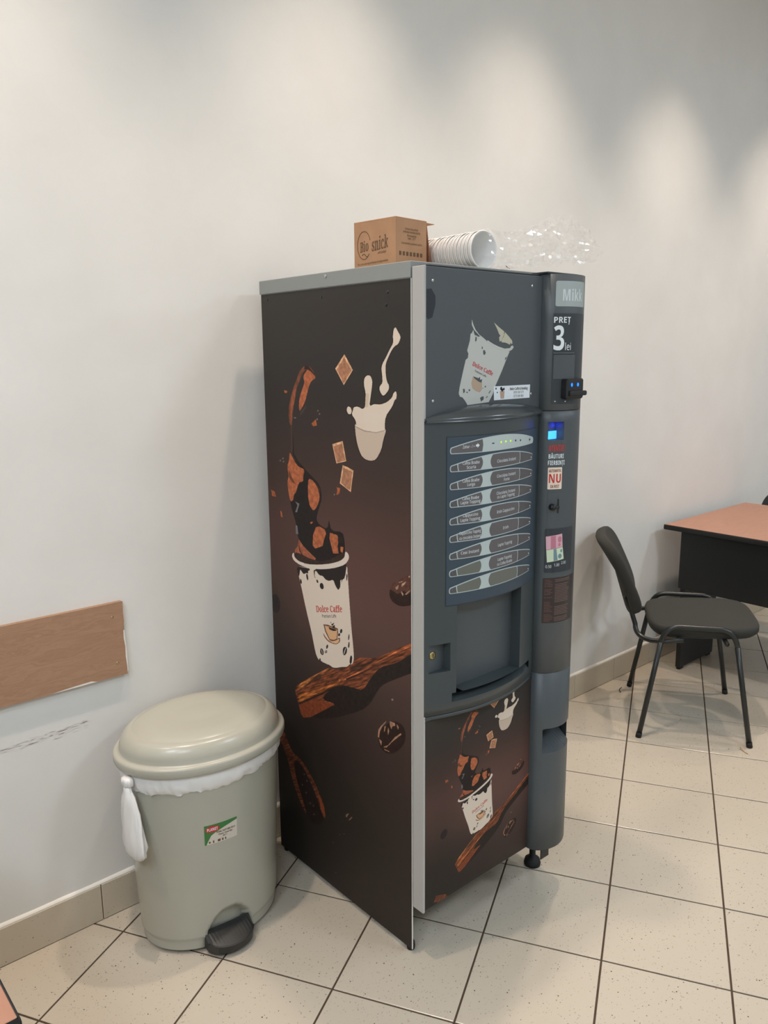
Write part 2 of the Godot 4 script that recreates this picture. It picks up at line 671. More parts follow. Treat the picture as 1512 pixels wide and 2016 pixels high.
# ---------------------------------------------------------------- room
const X0 := -3.4
const X1 := 5.4
const Z1 := 5.0

func struct(o: Node) -> void:
	o.set_meta("kind", "structure")

func build_room() -> void:
	var parts := [
		["wall_back", Vector3(X0 - 0.15, -0.15, -0.15), Vector3(X1 + 0.15, CEIL + 0.15, 0.0), "wall_paint", "white painted wall behind the vending machine"],
		["wall_front", Vector3(X0 - 0.15, -0.15, Z1), Vector3(X1 + 0.15, CEIL + 0.15, Z1 + 0.15), "wall_paint", "white painted wall opposite the vending machine"],
		["wall_left", Vector3(X0 - 0.15, -0.15, 0.0), Vector3(X0, CEIL + 0.15, Z1), "wall_paint", "white painted end wall on the bin's side"],
		["wall_right", Vector3(X1, -0.15, 0.0), Vector3(X1 + 0.15, CEIL + 0.15, Z1), "wall_paint", "white painted end wall on the desk's side"],
		["ceiling", Vector3(X0, CEIL, 0.0), Vector3(X1, CEIL + 0.15, Z1), "ceiling_paint", "flat white ceiling holding the lamps"],
	]
	for p in parts:
		var o := box_part(p[0], p[1], p[2], M[p[3]], self, 0.0)
		struct(o)
		o.set_meta("label", p[4])
		o.set_meta("category", "ceiling" if p[0] == "ceiling" else "wall")
		if p[0] == "wall_back":
			# faint broken scuff left by chair backs, low on the wall by the bin
			planes["wall"] = [Vector3.ZERO, Vector3.RIGHT, Vector3.UP, Vector3.BACK]
			var st := mk(true)
			var r := RandomNumberGenerator.new()
			r.seed = 12
			for k in 150:
				var t := r.randf()
				var c := Vector2(lerpf(-0.86, -0.57, t), lerpf(0.605, 0.612, t) + r.randfn(0.0, 0.007))
				sheet(st, "wall", disc(c, r.randf_range(0.003, 0.014), r.randf_range(0.0006, 0.0016), 9, r.randf_range(-0.1, 0.1)), 0.0, 0.00015)
			var sc := put(st, "wall_scuff", M["scuff"], o)
			sc.set_meta("kind", "stuff")

func build_floor() -> void:
	var fl := box_part("floor", Vector3(X0, -0.15, 0.0), Vector3(X1, -0.0025, Z1), M["grout"], self, 0.0)
	struct(fl)
	fl.set_meta("label", "off-white speckled floor tiles laid diagonally with dark grout")
	fl.set_meta("category", "floor")
	var org := Vector2(-0.1099, 0.2159)
	var e1 := Vector2(0.4920, 0.8706) * 0.3259
	var e2 := Vector2(-0.8706, 0.4920) * 0.3303
	var g := 0.0027
	var room := PackedVector2Array([Vector2(X0 + 0.003, 0.002), Vector2(X1 - 0.003, 0.002), Vector2(X1 - 0.003, Z1 - 0.003), Vector2(X0 + 0.003, Z1 - 0.003)])
	var list := []
	for i in range(-30, 34):
		for j in range(-30, 30):
			var o := org + e1 * i + e2 * j
			var q := PackedVector2Array([o + e1.normalized() * g + e2.normalized() * g, o + e1 - e1.normalized() * g + e2.normalized() * g, o + e1 + e2 - e1.normalized() * g - e2.normalized() * g, o + e2 + e1.normalized() * g - e2.normalized() * g])
			for c in Geometry2D.intersect_polygons(q, room):
				var mid := Vector2.ZERO
				for p in c: mid += p
				mid /= c.size()
				if c.size() >= 3:
					list.append([mid.distance_to(Vector2(0.5, 0.9)), c])
	list.sort_custom(func(a, b): return a[0] < b[0])
	var rest := mk(true)
	for k in list.size():
		var st := rest if k >= 295 else mk(true)
		slab(st, list[k][1], -0.0025, 0.0, 0.0012)
		if k < 295:
			put(st, "floor_tile", M["floor_tile"], fl)
	var r := put(rest, "far_floor_tiles", M["floor_tile"], fl)
	r.set_meta("kind", "stuff")

# a flat piece with a bevelled upper edge
func slab(st: SurfaceTool, poly: PackedVector2Array, y0: float, y1: float, b: float) -> void:
	var mid := Vector2.ZERO
	for p in poly: mid += p
	mid /= poly.size()
	var top := PackedVector2Array()
	for p in poly:
		top.append(p.move_toward(mid, b * 1.4))
	for i in poly.size():
		var j := (i + 1) % poly.size()
		var a := poly[i]
		var c := poly[j]
		var out3 := Vector3((a.x + c.x) / 2.0 - mid.x, 0.0, (a.y + c.y) / 2.0 - mid.y)
		tri(st, Vector3(mid.x, y1, mid.y), Vector3(top[i].x, y1, top[i].y), Vector3(top[j].x, y1, top[j].y), Vector3.UP)
		quad(st, Vector3(a.x, y1 - b * 0.5, a.y), Vector3(c.x, y1 - b * 0.5, c.y), Vector3(top[j].x, y1, top[j].y), Vector3(top[i].x, y1, top[i].y), Vector3.UP + out3.normalized())
		quad(st, Vector3(a.x, y0, a.y), Vector3(c.x, y0, c.y), Vector3(c.x, y1 - b * 0.5, c.y), Vector3(a.x, y1 - b * 0.5, a.y), out3)

func build_baseboard() -> void:
	var b := box_part("baseboard_back", Vector3(X0, 0.0, 0.0), Vector3(X1, 0.112, 0.006), M["baseboard_grout"], self, 0.0)
	struct(b)
	b.set_meta("label", "row of beige skirting tiles along the foot of the wall")
	b.set_meta("category", "skirting")
	var x := -0.58 - 0.328 * 8
	while x < X1 - 0.05:
		box_part("skirting_tile", Vector3(maxf(x + 0.0012, X0), 0.0015, 0.0), Vector3(minf(x + 0.3268, X1), 0.114, 0.0105), M["skirting_tile"], b, 0.0015)
		x += 0.328
	var st := mk()
	var rings := []
	var n := 120
	for k in n + 1:
		var xx := lerpf(X0, X1, float(k) / n)
		var w := 0.004 + 0.0018 * sin(xx * 9.0) * sin(xx * 23.0)
		rings.append(PackedVector3Array([Vector3(xx, 0.1135, 0.0), Vector3(xx, 0.1135, 0.0085), Vector3(xx, 0.1165, 0.0075), Vector3(xx, 0.119 + w, 0.002), Vector3(xx, 0.119 + w, 0.0)]))
	loft(st, rings)
	put(st, "caulk_bead", M["caulk"], b)

# ---------------------------------------------------------------- the printed artwork of the side and front panels
const PXMM := 1.1

# printing inks: from the tone seen in the photograph to the printed colour; the background keeps some shading
func ink(r: float, g: float, b: float) -> Color:
	var c := Color8(int(r), int(g), int(b)).srgb_to_linear()
	var k := 0.60 + 1.5 * (0.21 * c.r + 0.72 * c.g + 0.07 * c.b)
	k = minf(k, 0.70 / maxf(c.r, maxf(c.g, c.b)))
	c = Color(c.r * k, c.g * k * 0.94, c.b * k * 0.92)
	return c.linear_to_srgb()

func art_texture() -> ImageTexture:
	var rows := [  # vignette of the print, with some light falloff painted in
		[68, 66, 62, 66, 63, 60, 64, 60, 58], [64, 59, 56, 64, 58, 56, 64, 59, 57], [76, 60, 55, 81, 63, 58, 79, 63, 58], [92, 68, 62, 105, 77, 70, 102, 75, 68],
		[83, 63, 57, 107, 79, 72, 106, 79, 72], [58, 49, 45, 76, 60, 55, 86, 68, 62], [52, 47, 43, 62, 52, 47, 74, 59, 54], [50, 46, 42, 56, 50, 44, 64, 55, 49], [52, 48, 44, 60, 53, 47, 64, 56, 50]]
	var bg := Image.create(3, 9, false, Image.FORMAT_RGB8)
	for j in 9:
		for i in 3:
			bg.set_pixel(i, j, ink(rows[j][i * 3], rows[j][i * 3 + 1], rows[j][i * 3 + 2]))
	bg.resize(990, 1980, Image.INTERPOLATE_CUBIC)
	var nz := FastNoiseLite.new()
	nz.seed = 5
	nz.frequency = 0.03
	nz.fractal_octaves = 3
	for s in ART:
		var poly := PackedVector2Array()
		for i in range(0, s[4].size(), 2):
			poly.append(Vector2((s[4][i] + 80.0) * PXMM, (1800.0 - s[4][i + 1]) * PXMM))
		if poly.size() >= 10:
			poly = rounded(poly)
		fill_poly(bg, poly, ink(s[0], s[1], s[2]), s[3], nz)
	for t in [["Dolce Caffe", 365.7, 909.0, 26.0, 127.0, 13.5, [196, 52, 44]], ["Premium Caffe", 366.7, 888.0, 13.0, 69.0, 13.9, [70, 56, 50]]]:
		var g := glyphs(t[0], t[3], t[4], font_serif if t[3] > 20 else font_sans, 0.12)
		for i in range(0, g.size() - 2, 3):
			var p := PackedVector2Array()
			for k in 3:
				var v := g[i + k].rotated(deg_to_rad(t[5])) + Vector2(t[1], t[2])
				p.append(Vector2((v.x + 80.0) * PXMM, (1800.0 - v.y) * PXMM))
			fill_poly(bg, p, ink(t[6][0], t[6][1], t[6][2]), 0, nz)
	bg.generate_mipmaps()
	return ImageTexture.create_from_image(bg)

# cut the corners once, so that drawn outlines flow
func rounded(p: PackedVector2Array) -> PackedVector2Array:
	var o := PackedVector2Array()
	for i in p.size():
		var a := p[i]
		var b := p[(i + 1) % p.size()]
		o.append(a.lerp(b, 0.22))
		o.append(a.lerp(b, 0.78))
	return o

func fill_poly(im: Image, p: PackedVector2Array, c: Color, style: int, nz: FastNoiseLite) -> void:
	var lo := Vector2(INF, INF)
	var hi := -lo
	for v in p:
		lo = lo.min(v)
		hi = hi.max(v)
	for y in range(maxi(0, int(lo.y)), mini(im.get_height() - 1, int(hi.y) + 1) + 1):
		for x in range(maxi(0, int(lo.x)), mini(im.get_width() - 1, int(hi.x) + 1) + 1):
			if not Geometry2D.is_point_in_polygon(Vector2(x + 0.5, y + 0.5), p):
				continue
			var f := 1.0
			if style == 1:
				f = 1.0 + 0.22 * nz.get_noise_2d(x * 1.6, y * 1.6)
			elif style == 2:
				var u := x * 0.87 - y * 0.5
				var v := x * 0.5 + y * 0.87
				f = 1.0 + 0.75 * nz.get_noise_2d(u * 0.5, v * 4.0)
			im.set_pixel(x, y, Color(clampf(c.r * f, 0, 1), clampf(c.g * f, 0, 1), clampf(c.b * f, 0, 1)))

func print_quad(st: SurfaceTool, corners: Array) -> void:   # [point, z_mm, y_mm] in the artwork
	for k in [0, 1, 2, 0, 2, 3]:
		st.set_uv(Vector2((corners[k][1] + 80.0) / 900.0, (1800.0 - corners[k][2]) / 1800.0))
		st.add_vertex(corners[k][0])

# ---------------------------------------------------------------- vending machine
func build_machine() -> void:
	var vm := thing("vending_machine", "tall grey coffee vending machine with a coffee cup picture on its side", "vending machine", Vector3(0.3, 0.0, 0.41))
	box_part("cabinet", Vector3(0.004, 0.135, 0.074), Vector3(0.590, 1.795, 0.708), M["cabinet_steel"], vm, 0.004)
	box_part("back_panel", Vector3(0.004, 0.135, 0.072), Vector3(0.590, 1.790, 0.079), M["cabinet_steel"], vm, 0.002)
	# printed side board
	var side := box_part("side_panel", Vector3(0.0, 0.016, 0.072), Vector3(0.004, 1.792, 0.7125), M["panel_edge"], vm, 0.0008)
	side.set_meta("label", "dark brown side board printed with a coffee cup, milk and sugar cubes")
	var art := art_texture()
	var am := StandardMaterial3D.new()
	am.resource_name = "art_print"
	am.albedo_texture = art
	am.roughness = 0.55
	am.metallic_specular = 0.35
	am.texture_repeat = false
	var st := mk(true)
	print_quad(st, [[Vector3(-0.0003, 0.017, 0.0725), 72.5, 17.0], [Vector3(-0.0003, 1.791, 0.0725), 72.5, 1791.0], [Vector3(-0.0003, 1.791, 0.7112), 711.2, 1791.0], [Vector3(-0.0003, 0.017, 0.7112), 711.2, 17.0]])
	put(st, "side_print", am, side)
	for q in [[0.106, 1.776, 0.004], [0.365, 1.768, 0.004], [0.63, 1.765, 0.005], [0.624, 1.736, 0.005]]:
		st = mk()
		dome(st, "side", Vector2(q[0], q[1]), q[2], 0.0, 0.002)
		put(st, "cover_plug", M["black_plastic"], vm)
	# top cover
	box_part("top_cover", Vector3(-0.004, 1.792, 0.069), Vector3(0.594, 1.830, 0.7135), M["cap_grey"], vm, 0.0015)
	box_part("door_top_strip", Vector3(0.02, 1.8165, 0.7145), Vector3(0.47, 1.8205, 0.748), M["slate_dark"], vm, 0.001)
	box_part("column_top_plate", Vector3(0.425, 1.821, 0.722), Vector3(0.555, 1.826, 0.776), M["slate_dark"], vm, 0.001)
	st = mk()
	dome(st, "side", Vector2(0.39, 1.820), 0.0055, 0.004, 0.003)
	put(st, "screw", M["chrome"], vm)
	# door
	box_part("door", Vector3(0.006, 0.158, 0.718), Vector3(0.4305, 1.815, FRONT), M["slate_plastic"], vm, 0.001)
	box_part("door_edging", Vector3(-0.001, 0.153, 0.7165), Vector3(0.006, 1.8165, FRONT + 0.0008), M["door_edging"], vm, 0.001)
	for q in [[0.027, 1.784], [0.387, 1.789], [0.029, 1.509], [0.3935, 1.513]]:
		st = mk()
		dome(st, "front", Vector2(q[0], q[1]), 0.0042, 0.0, 0.002)
		put(st, "screw", M["chrome"], vm)
	# picture on the lower door
	st = mk(true)
	var c := []
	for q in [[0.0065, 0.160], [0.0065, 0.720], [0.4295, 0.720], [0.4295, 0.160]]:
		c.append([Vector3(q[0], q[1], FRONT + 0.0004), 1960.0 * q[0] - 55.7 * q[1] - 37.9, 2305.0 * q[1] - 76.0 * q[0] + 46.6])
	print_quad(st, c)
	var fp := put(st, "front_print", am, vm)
	fp.set_meta("label", "dark brown lower door board printed with a small coffee cup")
	door_stickers(vm)
	control_housing(vm)
	payment_column(vm)
	# feet
	for q in [[0.060, 0.590], [0.060, 0.120], [0.562, 0.678], [0.562, 0.110]]:
		st = mk()
		var rings := []
		for p in [[0.026, 0.0], [0.027, 0.008], [0.024, 0.02], [0.017, 0.026], [0.010, 0.03], [0.010, 0.14]]:
			rings.append(ring_xz(Vector2(q[0], q[1]), p[0], p[1], 20))
		loft(st, rings)
		put(st, "foot", M["rubber"], vm)
	box_part("foot_bracket", Vector3(0.490, 0.092, 0.762), Vector3(0.528, 0.158, 0.766), M["black_plastic"], vm, 0.001)
	box_part("foot_bracket", Vector3(0.53, 0.12, 0.60), Vector3(0.589, 0.135, 0.72), M["black_plastic"], vm, 0.001)
	for q in [[0.012, 0.690], [0.012, 0.086]]:
		st = mk()
		var rings := []
		for p in [[0.011, 0.0], [0.012, 0.010], [0.011, 0.020], [0.007, 0.026]]:
			rings.append(ring_xz(Vector2(q[0] + 0.004, q[1]), p[0], p[1], 16))
		loft(st, rings)
		put(st, "panel_foot", M["rubber"], vm)

func ring_xz(c: Vector2, r: float, y: float, n: int) -> PackedVector3Array:
	var o := PackedVector3Array()
	for k in n:
		o.append(Vector3(c.x + cos(TAU * k / n) * r, y, c.y + sin(TAU * k / n) * r))
	return o

func dome(st: SurfaceTool, kind: String, c: Vector2, r: float, o: float, h: float) -> void:
	var rings := []
	for q in [[1.0, 0.0], [0.95, 0.5], [0.7, 0.85], [0.3, 1.0]]:
		var ring := PackedVector3Array()
		for p in disc(c, r * q[0], r * q[0], 14):
			ring.append(at(kind, p.x, p.y, o + h * q[1]))
		rings.append(ring)
	loft(st, rings)

func door_stickers(vm: Node3D) -> void:
	var cup: MeshInstance3D
	for s in DOOR:
		var p := poly_of(s[1], 0.0001)
		match s[0]:
			"sticker":
				cup = sheet_part("cup_sticker", "front", p, 0.0, 0.0003, M["vinyl_pale"], vm)
				cup.set_meta("label", "pale peeling sticker of a tilted paper cup")
			"rim":
				sheet_part("sticker_rim", "front", p, 0.0, 0.0006, M["vinyl_pale"], cup)
			"inside":
				sheet_part("sticker_inside", "front", p, 0.0, 0.0003, M["vinyl_cream"], cup)
			"cut":
				sheet_part("sticker_cutout", "front", p, 0.0005, 0.0006, M["slate_plastic"], cup)
			"mug":
				sheet_part("sticker_mug", "front", p, 0.0003, 0.0005, M["vinyl_tan"], cup)
			"stain":
				p = cut(p, PackedVector2Array([Vector2(0.0075, 1.0), Vector2(0.2, 1.0), Vector2(0.2, 1.81), Vector2(0.0075, 1.81)]))
				sheet_part("residue_mark", "front", p, 0.0, 0.0003, M["residue"], vm)
			"card":
				var cd := sheet_part("contact_card", "front", p, 0.0003, 0.0010, M["card_white"], vm)
				var st := mk(true)
				letter(st, "front", "Dolce Caffe & Vending", 0.342, 1.5275, 0.0095, 0.071, 0.0013, font_bold)
				letter(st, "front", "0761 307 271", 0.341, 1.519, 0.0085, 0.040, 0.0013)
				letter(st, "front", "0773 395 963", 0.341, 1.5095, 0.0085, 0.040, 0.0013)
				for q in [[0.252, 1.531, 0.0025], [0.257, 1.521, 0.002], [0.272, 1.5305, 0.0045], [0.282, 1.529, 0.0035], [0.276, 1.5265, 0.004]]:
					sheet(st, "front", disc(Vector2(q[0], q[1]), q[2], q[2]), 0.001, 0.0012)
				put(st, "card_lettering", M["dark_ink"], cd)
				st = mk(true)
				sheet(st, "front", PackedVector2Array([Vector2(0.267, 1.524), Vector2(0.285, 1.524), Vector2(0.284, 1.505), Vector2(0.270, 1.505)]), 0.001, 0.0012)
				put(st, "card_picture", M["vinyl_tan"], cd)
	var rot := atan2(1.5678 - 1.5957, 0.2403 - 0.1640)
	letter_part("sticker_lettering", "front", "Dolce Caffe", 0.202, 1.5817, 0.015, 0.080, 0.0008, M["red_ink"], cup, font_serif, rot, 0.1)
	letter_part("sticker_lettering", "front", "Premium Caffe", 0.194, 1.570, 0.007, 0.044, 0.0008, M["dark_ink"], cup, font_sans, rot)

func pocket(st: SurfaceTool, kind: String, h: Array, depth: float, n := 8) -> void:
	# the inside of an opening: rim walls going straight back (towards -z) and a flat back
	var zb := INF
	for i in n + 1:
		zb = minf(zb, at(kind, lerpf(h[0], h[2], float(i) / n), h[1], 0).z)
	zb -= depth
	for i in n:
		var u := lerpf(h[0], h[2], float(i) / n)
		var w := lerpf(h[0], h[2], float(i + 1) / n)
		for e in [[h[1], Vector3.UP], [h[3], Vector3.DOWN]]:
			var a := at(kind, u, e[0], 0)
			var b := at(kind, w, e[0], 0)
			quad(st, a, b, Vector3(b.x, b.y, zb), Vector3(a.x, a.y, zb), e[1])
		var a1 := at(kind, u, h[1], 0)
		var b1 := at(kind, w, h[1], 0)
		quad(st, Vector3(a1.x, h[1], zb), Vector3(b1.x, h[1], zb), Vector3(b1.x, h[3], zb), Vector3(a1.x, h[3], zb), Vector3.BACK)
	for e in [[h[0], Vector3.RIGHT], [h[2], Vector3.LEFT]]:
		var a := at(kind, e[0], h[1], 0)
		var b := at(kind, e[0], h[3], 0)
		quad(st, a, b, Vector3(b.x, b.y, zb), Vector3(a.x, a.y, zb), e[1])

func control_housing(vm: Node3D) -> void:
	var hatch := [0.086, 0.768, 0.333, 1.000]
	var sill := [0.074, 0.744, 0.398, 0.768]
	var keyp := [0.012, 0.830, 0.069, 0.905]
	var st := mk()
	var us := breaks(0.0, 0.43, 32, [hatch[0], hatch[2], sill[0], sill[2], keyp[0], keyp[2]])
	var vs := breaks(0.716, 1.463, 6, [hatch[1], hatch[3], sill[1], sill[3], keyp[1], keyp[3]])
	pierced(st, "bulge", us, vs, [hatch, sill, keyp])
	# underside
	for i in us.size() - 1:
		var a := at("bulge", us[i], 0.716, 0)
		var b := at("bulge", us[i + 1], 0.716, 0)
		quad(st, a, b, Vector3(b.x, 0.716, FRONT), Vector3(a.x, 0.716, FRONT), Vector3.DOWN)
	var hs := put(st, "control_housing", M["slate_housing"], vm)
	hs.set_meta("label", "bowed dark grey control housing with drink menu and dispensing hatch")
	st = mk(true)
	pocket(st, "bulge", hatch, 0.046)
	pocket(st, "bulge", keyp, 0.006)
	# the sill slopes out to a wide drip tray
	for i in 10:
		var u := lerpf(sill[0], sill[2], i / 10.0)
		var w := lerpf(sill[0], sill[2], (i + 1) / 10.0)
		var a := at("bulge", u, sill[1], 0)
		var b := at("bulge", w, sill[1], 0)
		quad(st, a, b, Vector3(b.x, 0.756, 0.757), Vector3(a.x, 0.756, 0.757), Vector3.UP)
		quad(st, Vector3(a.x, 0.756, 0.757), Vector3(b.x, 0.756, 0.757), Vector3(b.x, 0.768, 0.757), Vector3(a.x, 0.768, 0.757), Vector3.BACK)
		var c := at("bulge", u, sill[3], 0)
		var d := at("bulge", w, sill[3], 0)
		if u < hatch[0] - 0.002 or w > hatch[2] + 0.002:
			quad(st, c, d, Vector3(d.x, 0.768, 0.757), Vector3(c.x, 0.768, 0.757), Vector3.DOWN)
	put(st, "hatch_lining", M["slate_housing"], hs)
	# lower lip
	st = mk()
	var rings := []
	for i in 33:
		var x := 0.43 * i / 32.0
		var z := bulge_z(x)
		rings.append(PackedVector3Array([Vector3(x, 0.7135, FRONT), Vector3(x, 0.7135, z - 0.003), Vector3(x, 0.708, z - 0.0015), Vector3(x, 0.703, z - 0.004), Vector3(x, 0.700, FRONT + 0.001), Vector3(x, 0.700, FRONT)]))
	loft(st, rings)
	put(st, "lower_lip", M["slate_housing"], hs)
	# visor: a shallow glossy brow rising from the front edge to an arc on the door
	st = mk()
	var grid := []
	for i in 33:
		var x := 0.43 * i / 32.0
		var row := PackedVector3Array()
		var arc: float = 1.4655 + 0.029 * pow(maxf(0.0, 1.0 - pow(absf((x - 0.225) / 0.228), 2.2)), 0.8)
		row.append(Vector3(x, 1.4585, bulge_z(x) - 0.002))
		row.append(Vector3(x, 1.4585, bulge_z(x) + 0.0060))
		for k in 9:
			var t := k / 8.0
			var bow := sin(t * PI * 0.5)
			row.append(Vector3(x, lerpf(1.4645, arc, bow), lerpf(bulge_z(x) + 0.0085, FRONT + 0.003, t * t * 0.6 + t * 0.4)))
		row.append(Vector3(x, arc + 0.0005, FRONT))
		grid.append(row)
	for i in 32:
		for k in grid[0].size() - 1:
			quad(st, grid[i][k], grid[i + 1][k], grid[i + 1][k + 1], grid[i][k + 1], Vector3(0, 0.5, 1))
	put(st, "visor", M["slate_visor"], hs)
	# lock
	st = mk()
	var lr := []
	for q in [[0.0105, 0.0], [0.0105, 0.004], [0.0085, 0.0055], [0.004, 0.0055]]:
		var ring := PackedVector3Array()
		for p in disc(Vector2(0.030, 0.874), q[0], q[0], 20):
			ring.append(Vector3(p.x, p.y, 0.7515 + q[1] + 0.002))
		lr.append(ring)
	loft(st, lr)
	put(st, "lock_cylinder", M["brass"], hs)
	st = mk(true)
	cbox(st, Vector3(0.0290, 0.869, 0.758), Vector3(0.0310, 0.879, 0.7598), 0.0002)
	put(st, "keyhole", M["black_plastic"], hs)
	# flap in the hatch and the rounded bar below it
	var fl := box_part("hatch_flap", Vector3(0.089, 0.796, 0.716), Vector3(0.285, 0.986, 0.722), M["flap_plastic"], vm, 0.002)
	fl.set_meta("label", "smoky olive see-through flap closing the dispensing hatch")
	st = mk()
	tube(st, [Vector3(0.098, 0.783, 0.738), Vector3(0.110, 0.783, 0.738), Vector3(0.262, 0.783, 0.738), Vector3(0.276, 0.783, 0.738)], 0.011, 14)
	put(st, "hinge_bar", M["flap_plastic"], fl)
	# menu plate
	var edge := sheet_part("menu_groove_shade", "bulge", rrect(0.0535, 1.0005, 0.4085, 1.4245, 0.002), -0.001, 0.0004, M["slate_dark"], vm, 0.012)  # dark strip stands in for shade at the plate's inset edge
	var plate := sheet_part("menu_plate", "bulge", rrect(0.0555, 1.0035, 0.4062, 1.4225, 0.0015), 0.0, 0.0012, M["menu_blue"], vm, 0.012)
	plate.set_meta("label", "blue-grey menu plate behind the drink selection strips")
	edge.set_meta("label", "dark strip painted as the shade around the menu plate")
	var left := [[], ["Cafea Boabe", "Scurta"], ["Cafea Boabe", "Lunga"], ["Cafea Boabe", "Lapte Topping"], ["Cappuccino", "Lapte Topping"], ["Cappuccino Topping", "cu ciocolata Instant"], ["Ceai Instant"], [], []]
	var right := [[], ["Ciocolata Instant"], ["Ciocolata Instant", "Forte"], ["Ciocolata Instant", "cu Lapte Topping"], ["Irish Cappuccino"], ["Irish"], ["Lapte Topping"], ["Lapte Topping", "cu Cafea Boabe"], []]
	for k in 9:
		var b: float = 1.3815 - 0.04363 * k
		var outline := strip_shape(b, 0.0)
		var sp := sheet_part("selection_strip", "bulge", outline, 0.0012, 0.0024, M["strip_pale"], vm, 0.010)
		var inner: PackedVector2Array = Geometry2D.offset_polygon(outline, -0.0022, Geometry2D.JOIN_ROUND)[0]
		if k == 0:
			var l0 := cut(inner, PackedVector2Array([Vector2(0.05, b - 0.02), Vector2(0.148, b - 0.02), Vector2(0.155, b + 0.006), Vector2(0.157, b + 0.018), Vector2(0.155, b + 0.030), Vector2(0.148, b + 0.06), Vector2(0.05, b + 0.06)]))
			sheet_part("label_plate", "bulge", l0, 0.0024, 0.0030, M["label_grey"], sp, 0.010)
			var st2 := mk(true)
			letter(st2, "bulge", "Zahar - / +", 0.113, b + 0.0165, 0.0105, 0.034, 0.0034)
			sheet(st2, "bulge", PackedVector2Array([Vector2(0.134, b + 0.0150), Vector2(0.139, b + 0.0150), Vector2(0.139, b + 0.0120), Vector2(0.1455, b + 0.0175), Vector2(0.139, b + 0.0230), Vector2(0.139, b + 0.0200), Vector2(0.134, b + 0.0200)]), 0.0030, 0.0034)
			put(st2, "lettering", M["white_ink"], sp)
			st2 = mk(true)
			letter(st2, "bulge", "-", 0.1906, 1.4005, 0.022, 0.008, 0.0028, font_bold)
			put(st2, "minus_sign", M["dark_ink"], sp)
			letter_part("plus_sign", "bulge", "+", 0.3550, 1.3965, 0.019, 0.010, 0.0028, M["dark_ink"], sp, font_bold)
			var dots := [[0.2197, 1.4012], [0.2381, 1.4015], [0.2575, 1.4015], [0.2801, 1.4005], [0.3037, 1.3991]]
			for d in 5:
				st2 = mk()
				dome(st2, "bulge", Vector2(dots[d][0], dots[d][1]), 0.0026, 0.0024, 0.0012)
				put(st2, "green_led" if d < 3 else "dark_led", M["green_led"] if d < 3 else M["dark_ink"], sp)
			continue
		var band := func(x0: float, x1: float, bl: float, br: float) -> PackedVector2Array:
			var o := PackedVector2Array()
			for i in 9:
				var t := -1.0 + 2.0 * i / 8.0
				o.append(Vector2(x0 + bl * t * t, b + 0.018 + t * 0.024))
			for i in 9:
				var t := 1.0 - 2.0 * i / 8.0
				o.append(Vector2(x1 - br * t * t, b + 0.018 + t * 0.024))
			return o
		var blank := k >= 7
		var lp := cut(inner, band.call(0.0845, 0.1570, 0.006, 0.016))
		sheet_part("label_plate", "bulge", lp, 0.0024, 0.0030, M["label_blank"] if blank else M["label_grey"], sp, 0.010)
		var rp := cut(inner, band.call(0.1830, 0.3022, 0.016, 0.007))
		sheet_part("label_plate", "bulge", rp, 0.0024, 0.0030, M["label_blank"] if k == 8 else M["label_grey"], sp, 0.010)
		var lk := cut(inner, band.call(0.055, 0.0812, 0.0, -0.006))
		sheet_part("push_key", "bulge", lk, 0.0024, 0.0034, M["key_grey"], sp, 0.010)
		var rk := cut(inner, band.call(0.3062, 0.40, -0.007, 0.0))
		sheet_part("push_key", "bulge", rk, 0.0024, 0.0034, M["key_grey"], sp, 0.010)
		for q in [Vector2(0.0695, b + 0.0095), Vector2(0.3655, b + 0.0105)]:
			var s3 := mk()
			dome(s3, "bulge", q, 0.0022, 0.0034, 0.0010)
			put(s3, "key_dimple", M["pale_ink"] if q.x > 0.2 else M["key_grey"], sp)
		for e in [[left[k], 0.121], [right[k], 0.244]]:
			var lines: Array = e[0]
			if lines.is_empty():
				continue
			var s4 := mk(true)
			var cy := b + 0.0150 if e[1] < 0.2 else b + 0.0170
			for i in lines.size():
				var t: String = lines[i]
				var w := minf(t.length() * 0.0045, 0.064 if e[1] < 0.2 else 0.085)
				letter(s4, "bulge", t, e[1], cy + (0.0056 if lines.size() > 1 else 0.0) - 0.0112 * i, 0.0108, w, 0.0034)
			put(s4, "lettering", M["white_ink"], sp)

func cut(a: PackedVector2Array, b: PackedVector2Array) -> PackedVector2Array:
	var r := Geometry2D.intersect_polygons(a, b)
	return r[0] if r.size() > 0 else a

func strip_shape(b: float, _g: float) -> PackedVector2Array:
	var o := PackedVector2Array()
	var x0 := 0.0625
	var x1 := 0.3790
	for i in 25:
		var t := i / 24.0
		var r := 1.0
		o.append(Vector2(lerpf(x0 + 0.004, x1 - 0.005, t), b + 0.0005 - 0.0020 * 4.0 * t * (1.0 - t) * r + 0.003 * t))
	o.append(Vector2(x1 - 0.001, b + 0.0070))
	o.append(Vector2(x1, b + 0.0115))
	o.append(Vector2(x1 - 0.001, b + 0.0165))
	for i in 25:
		var t := 1.0 - i / 24.0
		o.append(Vector2(lerpf(x0 + 0.003, x1 - 0.005, t), b + 0.0165 + 0.0035 * t + 0.0200 * 4.0 * t * (1.0 - t)))
	o.append(Vector2(x0 + 0.0005, b + 0.0125))
	o.append(Vector2(x0, b + 0.0075))
	o.append(Vector2(x0 + 0.001, b + 0.0025))
	return o

